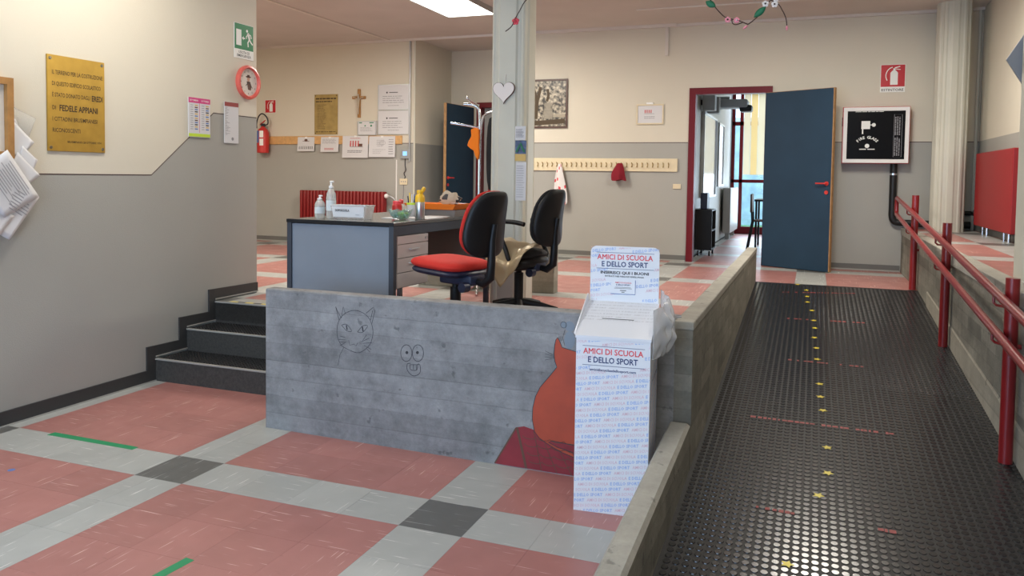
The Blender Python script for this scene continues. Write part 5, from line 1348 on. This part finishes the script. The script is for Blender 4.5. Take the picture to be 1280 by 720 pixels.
# red ribbed radiator
t = thing('radiator', 'dark red ribbed radiator under the pin rail', 'radiator', (-2.03, YB - .1, .62))
for i in range(25):
    x = -2.735 + i * .0566
    make('rib', rbox(x, x + .049, YB - .15, YB - .04, .62, 1.285, .012), 'radiator_red', t, True)
make('header', box(-2.72, -1.33, YB - .12, YB - .07, .66, .70), 'radiator_red', t); make('header', box(-2.72, -1.33, YB - .12, YB - .07, 1.20, 1.24), 'radiator_red', t)
for x in (-2.5, -1.55): make('foot', box(x, x + .03, YB - .12, YB - .07, UP, .62), 'radiator_red', t); make('wall_bracket', box(x, x + .03, YB - .04, YB, 1.1, 1.13), 'radiator_red', t)
make('valve_knob', sphere((-1.30, YB - .11, 1.225), .033, 14, 10), 'white', t, True)
make('supply_pipe', tube(smooth_pts([(-1.32, YB - .10, 1.22), (-1.25, YB - .09, 1.22), (-1.19, YB - .07, 1.17), (-1.15, YB - .05, 1.02), (-1.15, YB - .05, .52)], 4), .011, 8), 'alu', t, True)
# white cable duct on the wall between column and door
o = make('cable_duct', box(2.575, 2.615, YB - .025, YB, 3.05, CEIL - .03), 'ceiling_joint'); tag(o, 'pale vertical cable duct dropping from the ceiling', 'duct')
o = make('cable_duct', box(.75, 2.72, YB - .085, YB - .05, CEIL - .035, CEIL), 'ceiling_joint'); tag(o, 'pale horizontal cable duct along the ceiling edge', 'duct')
# old photograph
t, F_ = panel('framed_photograph', 'old sepia photograph of trees and a stone monument in a dark frame', 'picture', .790, 1.312, 2.180, 2.797, .012, 'old_photo')
mb = MB(); e = .022
box(.78, 1.322, YB - .024, YB - .012, 2.785, 2.807, mb); box(.78, 1.322, YB - .024, YB - .012, 2.170, 2.192, mb); box(.78, .802, YB - .024, YB - .012, 2.192, 2.785, mb); box(1.30, 1.322, YB - .024, YB - .012, 2.192, 2.785, mb)
make('frame', mb, 'frame_wood', t)
mb = poly([(.86, 2.29), (.91, 2.29), (.925, 2.52), (.97, 2.70), (.93, 2.72), (.90, 2.60), (.87, 2.70), (.84, 2.68), (.875, 2.52)]); stroke([(1.04, 2.52), (1.06, 2.60), (1.045, 2.68)], .035, mb=mb); stroke([(.81, 2.23), (1.29, 2.26)], .06, mb=mb)
make('pictured_trees', mb.xf(F_), 'engraved', t)
mb = poly([(1.0, 2.29), (1.12, 2.29), (1.115, 2.50), (1.005, 2.50)]); make('pictured_monument', mb.xf(frameM((0, YB - .0135, 0), (1, 0, 0), (0, 0, 1))), 'concrete_low', t)
mb = rect(1.13, 1.29, 2.31, 2.35); make('pictured_lawn', mb.xf(frameM((0, YB - .0135, 0), (1, 0, 0), (0, 0, 1))), 'blind', t)
# small notice in green frame
t, F_ = panel('framed_notice', 'small notice in a pale green frame left of the classroom door', 'notice', 2.245, 2.560, 2.215, 2.445, .010, 'paper')
mb = MB(); box(2.232, 2.573, YB - .018, YB - .010, 2.438, 2.455, mb); box(2.232, 2.573, YB - .018, YB - .010, 2.203, 2.220, mb); box(2.232, 2.248, YB - .018, YB - .010, 2.220, 2.438, mb); box(2.557, 2.573, YB - .018, YB - .010, 2.220, 2.438, mb); make('frame', mb, 'rack_cream', t)
make('hanger', rbox(2.355, 2.445, YB - .022, YB - .0, 2.452, 2.478, .004), 'white', t)
mb = MB()
for x in (2.335, 2.36, 2.385, 2.41): rect(x, x + .012, 2.345, 2.385, mb=mb)
make('print', mb.xf(F_), 'ink_red', t); mb = lines(2.33, 2.47, 2.27, 2.31, 2, .006, .1); rect(2.33, 2.46, 2.335, 2.339, mb=mb); make('print', mb.xf(F_), 'ink_soft', t)
t, F_ = panel('light_switch', 'cream wall plate below the end of the hook rail', 'switch', 2.708, 2.806, 1.40, 1.46, .012, 'rack_cream')
# coat hook rail
t = thing('hook_rail', 'long cream coat hook rail left of the classroom door', 'coat rack', (1.6, YB, 1.61))
make('board', rbox(.70, 2.760, YB - .022, YB, 1.612, 1.775, .003), 'rack_cream', t)
hk = None
for i in range(29):
    x = .80 + i * .0662
    if hk is None:
        mb = tube([(x, YB - .022, 1.712), (x, YB - .045, 1.712), (x, YB - .058, 1.722)], .005, 6); tube([(x, YB - .026, 1.712), (x, YB - .028, 1.675), (x, YB - .045, 1.665), (x, YB - .055, 1.675)], .005, 6, mb)
        hk = make('hook', mb, 'brass_dull', t); x00 = x; l0 = hk.location.copy()
    else:
        h2 = hk.copy(); COL.objects.link(h2); h2.location = l0 + Vector((x - x00, 0, 0))
# hanging clothes
def cloth(name, label, cat_, x, ztop, zbot, w0, w1, m, y=YB - .075, spots=False, seed=1):
    n, k = 18, 14; vs = []; rn = random.Random(seed)
    for i in range(n):
        for j in range(k):
            a = 2 * PI * i / n; v = j / (k - 1); w_ = w0 + (w1 - w0) * (math.sin(v * PI * .55) ** .8)
            r = 1 + .22 * math.sin(5 * a + seed) * v
            vs.append((x + w_ * r * math.cos(a) + .012 * math.sin(4 * v + seed), y + .042 * min(1, .25 + v) * r * math.sin(a), ztop + (zbot - ztop) * v * (1 + .06 * math.sin(3 * a + seed))))
    fs = [(i * k + j, ((i + 1) % n) * k + j, ((i + 1) % n) * k + j + 1, i * k + j + 1) for i in range(n) for j in range(k - 1)]
    fs += [tuple(i * k for i in range(n)), tuple(i * k + k - 1 for i in range(n))]
    mb = MB().add(vs, fs)
    if spots: mb.m = [1 if rn.random() < .10 else 0 for _ in mb.f]
    o = make(name, mb, [m, 'petal_red'] if spots else m, smooth=True); tag(o, label, cat_); return o
cloth('smock', 'white smock with red spots hanging on the hook rail', 'smock', 1.26, 1.70, 1.20, .02, .085, 'white_cloth', spots=True, seed=4)
cloth('wool_cap', 'crimson wool cap hanging on the hook rail', 'cap', 2.035, 1.715, 1.50, .03, .085, 'crimson_cloth', seed=2)
# fire hose cabinet
t = thing('fire_cabinet', 'red and white fire hose cabinet with black glass front', 'cabinet', (5.0, YB, 1.72))
cx0, cx1, cz0, cz1 = 4.640, 5.330, 1.728, 2.365; cy1 = YB - .16
make('housing', box(cx0, cx1, cy1 + .012, YB, cz0, cz1), 'sign_red', t)
mb = MB(); e = .048
def fr(x0, x1, z0, z1): rbox(x0, x1, cy1 - .008, cy1 + .012, z0, z1, .003, mb)
fr(cx0 + .006, cx1 - .006, cz1 - e, cz1 - .006); fr(cx0 + .006, cx1 - .006, cz0 + .006, cz0 + e); fr(cx0 + .006, cx0 + e, cz0 + e, cz1 - e); fr(cx1 - e, cx1 - .006, cz0 + e, cz1 - e)
make('door_frame', mb, 'white', t)
make('glass_pane', box(cx0 + e, cx1 - e, cy1 + .0, cy1 + .010, cz0 + e, cz1 - e), 'black_glass', t)
FC = frameM((0, cy1 - .0008, 0), (1, 0, 0), (0, 0, 1))
mb = rect(4.835, 4.925, 2.115, 2.205); rect(4.925, 4.955, 2.157, 2.165, mb=mb); disc(4.962, 2.161, .021, 16, mb=mb); rect(4.842, 4.856, 2.060, 2.115, mb=mb)
disc(4.90, 1.925, .024, 16, mb=mb)
rect(4.82, 4.89, 1.883, 1.893, mb=mb); rect(4.905, 4.98, 1.883, 1.893, mb=mb); lines(4.77, 5.06, 2.305, 2.325, 2, .006, .0, mb)
s_ = 'FIRE GLASS'
for k, ch in enumerate(s_):
    if ch == ' ': continue
    a = R_(140 - k * 100 / 9); cx, cz = 4.90 + .115 * math.cos(a), 1.905 + .115 * math.sin(a) * .9
    mb.join(text(ch, .030, None, .03), Matrix.Translation((cx, cz, 0)) @ Matrix.Rotation(a - PI / 2, 4, 'Z'))
make('printed_symbols', mb.xf(FC), 'sign_white', t)
mb = stroke([(5.17, 1.80), (5.25, 1.80), (5.25, 2.275), (5.17, 2.275)], .004, closed=True)
for z0, z1 in ((1.815, 2.03), (2.045, 2.26)):
    for q in range(3): lines(0, z1 - z0, .006 + q * .02, .006 + q * .02 + .016, 1, .010, .1, mb.join(MB()) if False else mb) if False else None
    m2 = MB(); 
    for q in range(3): lines(0, z1 - z0, q * .021, q * .021 + .018, 1, .011, .1, m2)
    mb.join(m2, Matrix.Translation((5.235, z0, 0)) @ Matrix.Rotation(PI / 2, 4, 'Z'))
make('printed_instructions', mb.xf(FC), 'ink_soft', t)
make('hinge', box(cx0 - .008, cx0, cy1 + .02, cy1 + .05, 2.15, 2.25), 'ink', t)
# black duct
t = thing('water_pipe', 'thick black insulated pipe running from the fire cabinet to the right', 'pipe', (5.2, YB - .06, 1.0))
yy = YB - .05
make('insulation', tube(smooth_pts([(5.19, yy, 1.728), (5.19, yy, 1.25), (5.192, yy, 1.13), (5.215, yy, 1.08), (5.27, yy, 1.065), (5.5, yy, 1.06)], 4) + [(5.97, yy, 1.06)], .038, 14), 'duct_black', t, True)
make('clamp', cyl((5.19, yy, 1.60), .040, .02, 'z', 16), 'steel', t)
o = make('pipe', tube([(5.72, YB - .03, 1.19), (5.99, YB - .03, 1.19), (6.0, 6.45, 1.19), (6.0, 6.3, 1.19)], .025, 10), 'duct_black', smooth=True); tag(o, 'thin black pipe above the thick one behind the round column', 'pipe')
o = make('pipe', tube([(5.995, YB - .03, TER), (5.995, YB - .03, CEIL)], .018, 10), 'col_paint', smooth=True); tag(o, 'pale vertical pipe in the right corner', 'pipe')
# bright radiator on the right wall
t = thing('radiator', 'bright red panel radiator on the right wall of the landing', 'radiator', (5.97, 5.5, 1.08))
make('panel', rbox(5.93, 5.985, 4.55, 6.20, 1.085, 1.83, .008), 'radiator_bright', t)
make('back_panel', rbox(5.99, 6.02, 4.57, 6.18, 1.10, 1.80, .006), 'radiator_bright', t)
for y in (4.8, 5.75): make('foot', cyl((5.975, y, TER), .014, .09, 'z', 12), 'chrome', t); make('stay', cyl((5.94, y + .02, TER), .008, .09, 'z', 10), 'chrome', t)
make('valve', sphere((5.955, 6.23, 1.22), .03, 10, 8), 'ink', t, True)
# diamond
o = make('diamond_board', prism([(5.345, 2.222), (5.50, 1.96), (5.655, 2.222), (5.50, 2.484)], 'y', 1.905, 1.925), 'card_diamond'); tag(o, 'grey diamond shaped board fixed behind the column at the right edge', 'board')

# ================================================================== ON THE FLUTED COLUMN
t = thing('wooden_heart', 'white wooden heart hanging on the fluted column', 'heart', (2.012, 2.64, 2.10))
hp = []
for k in range(40):
    a = 2 * PI * k / 40; hp.append((2.012 + .0056 * 16 * math.sin(a) ** 3, 2.205 + .0056 * (13 * math.cos(a) - 5 * math.cos(2 * a) - 2 * math.cos(3 * a) - math.cos(4 * a)) * 1.02))
make('heart', prism(hp, 'y', 2.628, 2.640), 'petal_white', t); make('heart_edge', prism([(2.012 + (x - 2.012) * 1.05, 2.205 + (z - 2.205) * 1.05) for x, z in hp], 'y', 2.6325, 2.642), 'brown', t)
make('string', tube([(2.02, 2.636, 2.27), (2.024, 2.645, 2.34)], .002, 6), 'white', t)
yc = 2.638
for nm, lb, x0, x1, z0, z1, m in (('pinned_notice', 'white notice above the colour picture on the column', 2.115, 2.205, 1.815, 1.925, 'paper'), ('pinned_picture', 'dark blue and green picture pinned on the column', 2.118, 2.212, 1.705, 1.812, 'photo_blue'), ('pinned_notice', 'long white notice hanging below the colour picture', 2.125, 2.214, 1.335, 1.64, 'paper')):
    t = thing(nm, lb, 'notice', ((x0 + x1) / 2, yc, z0)); make('sheet', quadprism([(x0, yc - .004, z0), (x1, yc - .012, z0), (x1, yc - .010, z0), (x0, yc - .002, z0)], [(x0, yc - .004, z1), (x1, yc - .006, z1), (x1, yc - .004, z1), (x0, yc - .002, z1)]), m, t)
    F_ = frameM((0, yc - .0135, 0), (1, 0, 0), (0, 0, 1)); mb = MB()
    if m == 'paper': lines(x0 + .01, x1 - .01, z0 + .02, z1 - .02, 8 if z1 - z0 < .2 else 14, .003, .3, mb); make('print', mb.xf(F_), 'ink_soft', t)
    else:
        make('print', stroke([(2.13, 1.72), (2.15, 1.76), (2.165, 1.79), (2.18, 1.75), (2.20, 1.72)], .016).xf(F_), 'leaf_green', t); make('print', rect(2.119, 2.211, 1.650, 1.704).xf(F_), 'cal_gold', t)
# ================================================================== GARLAND with blossoms
t = thing('blossom_garland', 'hanging twig garland with pink blossoms and green leaves at the top', 'garland', (3.9, 1.0, 2.45))
Yg = 1.0
tw = [[(2.66, 2.36), (2.70, 2.385), (2.725, 2.43), (2.75, 2.47), (2.80, 2.54), (2.95, 2.62), (3.2, 2.66), (3.5, 2.63), (3.72, 2.56), (3.813, 2.464), (3.835, 2.43), (3.862, 2.398), (3.889, 2.372), (3.925, 2.358), (3.965, 2.345), (4.007, 2.324)],
      [(3.925, 2.356), (3.930, 2.335), (3.950, 2.328), (3.985, 2.338)],
      [(4.007, 2.324), (4.035, 2.345), (4.065, 2.375), (4.090, 2.41), (4.11, 2.44), (4.13, 2.47), (4.17, 2.56), (4.3, 2.64), (4.6, 2.66)],
      [(4.115, 2.445), (4.150, 2.425), (4.175, 2.385), (4.192, 2.345), (4.197, 2.302)]]
for q in tw:
    pts = smooth_pts([(x, Yg + .01 * math.sin(20 * x), z) for x, z in q], 4); make('twig', tube(pts, .0028, 6), 'twig', t, True)
make('hanging_thread', tube([(4.3, Yg, 2.64), (4.3, Yg, CEIL)], .0012, 5), 'twig', t); make('hanging_thread', tube([(3.2, Yg, 2.66), (3.2, Yg, CEIL)], .0012, 5), 'twig', t)
def blossom(x, z, r, m, c='petal_red'):
    mb = MB()
    for k in range(5):
        a = 2 * PI * k / 5 + .3; sphere((x + r * .6 * math.cos(a), Yg - .006, z + r * .6 * math.sin(a)), r * .5, 8, 6, mb, (1, .35, 1))
    make('blossom', mb, m, t, True); make('blossom_centre', sphere((x, Yg - .012, z), r * .3, 8, 6), c, t, True)
blossom(2.725, 2.413, .021, 'petal_red'); blossom(3.905, 2.355, .015, 'petal_pink', 'twig'); blossom(3.950, 2.350, .015, 'petal_pink', 'petal_white')
blossom(4.09, 2.425, .016, 'petal_white', 'twig'); blossom(4.135, 2.420, .016, 'petal_white', 'twig'); blossom(4.142, 2.445, .014, 'petal_white', 'twig')
for x, z, dx, dz in ((4.005, 2.322, -.022, -.018), (4.197, 2.31, .0, -.024)): make('bud', tube([(x, Yg, z), (x + dx * .5, Yg, z + dz * .5), (x + dx, Yg, z + dz)], [.002, .007, .003], 8), 'petal_pink', t, True)
def leaf(x, z, ang, l, w_):
    n = 8; vs = []
    c, s = math.cos(ang), math.sin(ang)
    for i in range(n + 1):
        u = i / n; h = w_ * math.sin(PI * u) ** .8
        for sgn, dy in ((-1, 0), (0, -.004), (1, 0)): vs.append((x + c * l * u - s * h * sgn, Yg - .008 + dy, z + s * l * u + c * h * sgn))
    fs = []
    for i in range(n): fs += [(i * 3, i * 3 + 3, i * 3 + 4, i * 3 + 1), (i * 3 + 1, i * 3 + 4, i * 3 + 5, i * 3 + 2)]
    o = make('leaf', MB().add(vs, fs), 'leaf_green', t, True); q = o.modifiers.new('t', 'SOLIDIFY'); q.thickness = .001
leaf(4.035, 2.358, R_(42), .078, .017); leaf(3.842, 2.425, R_(150), .06, .017)
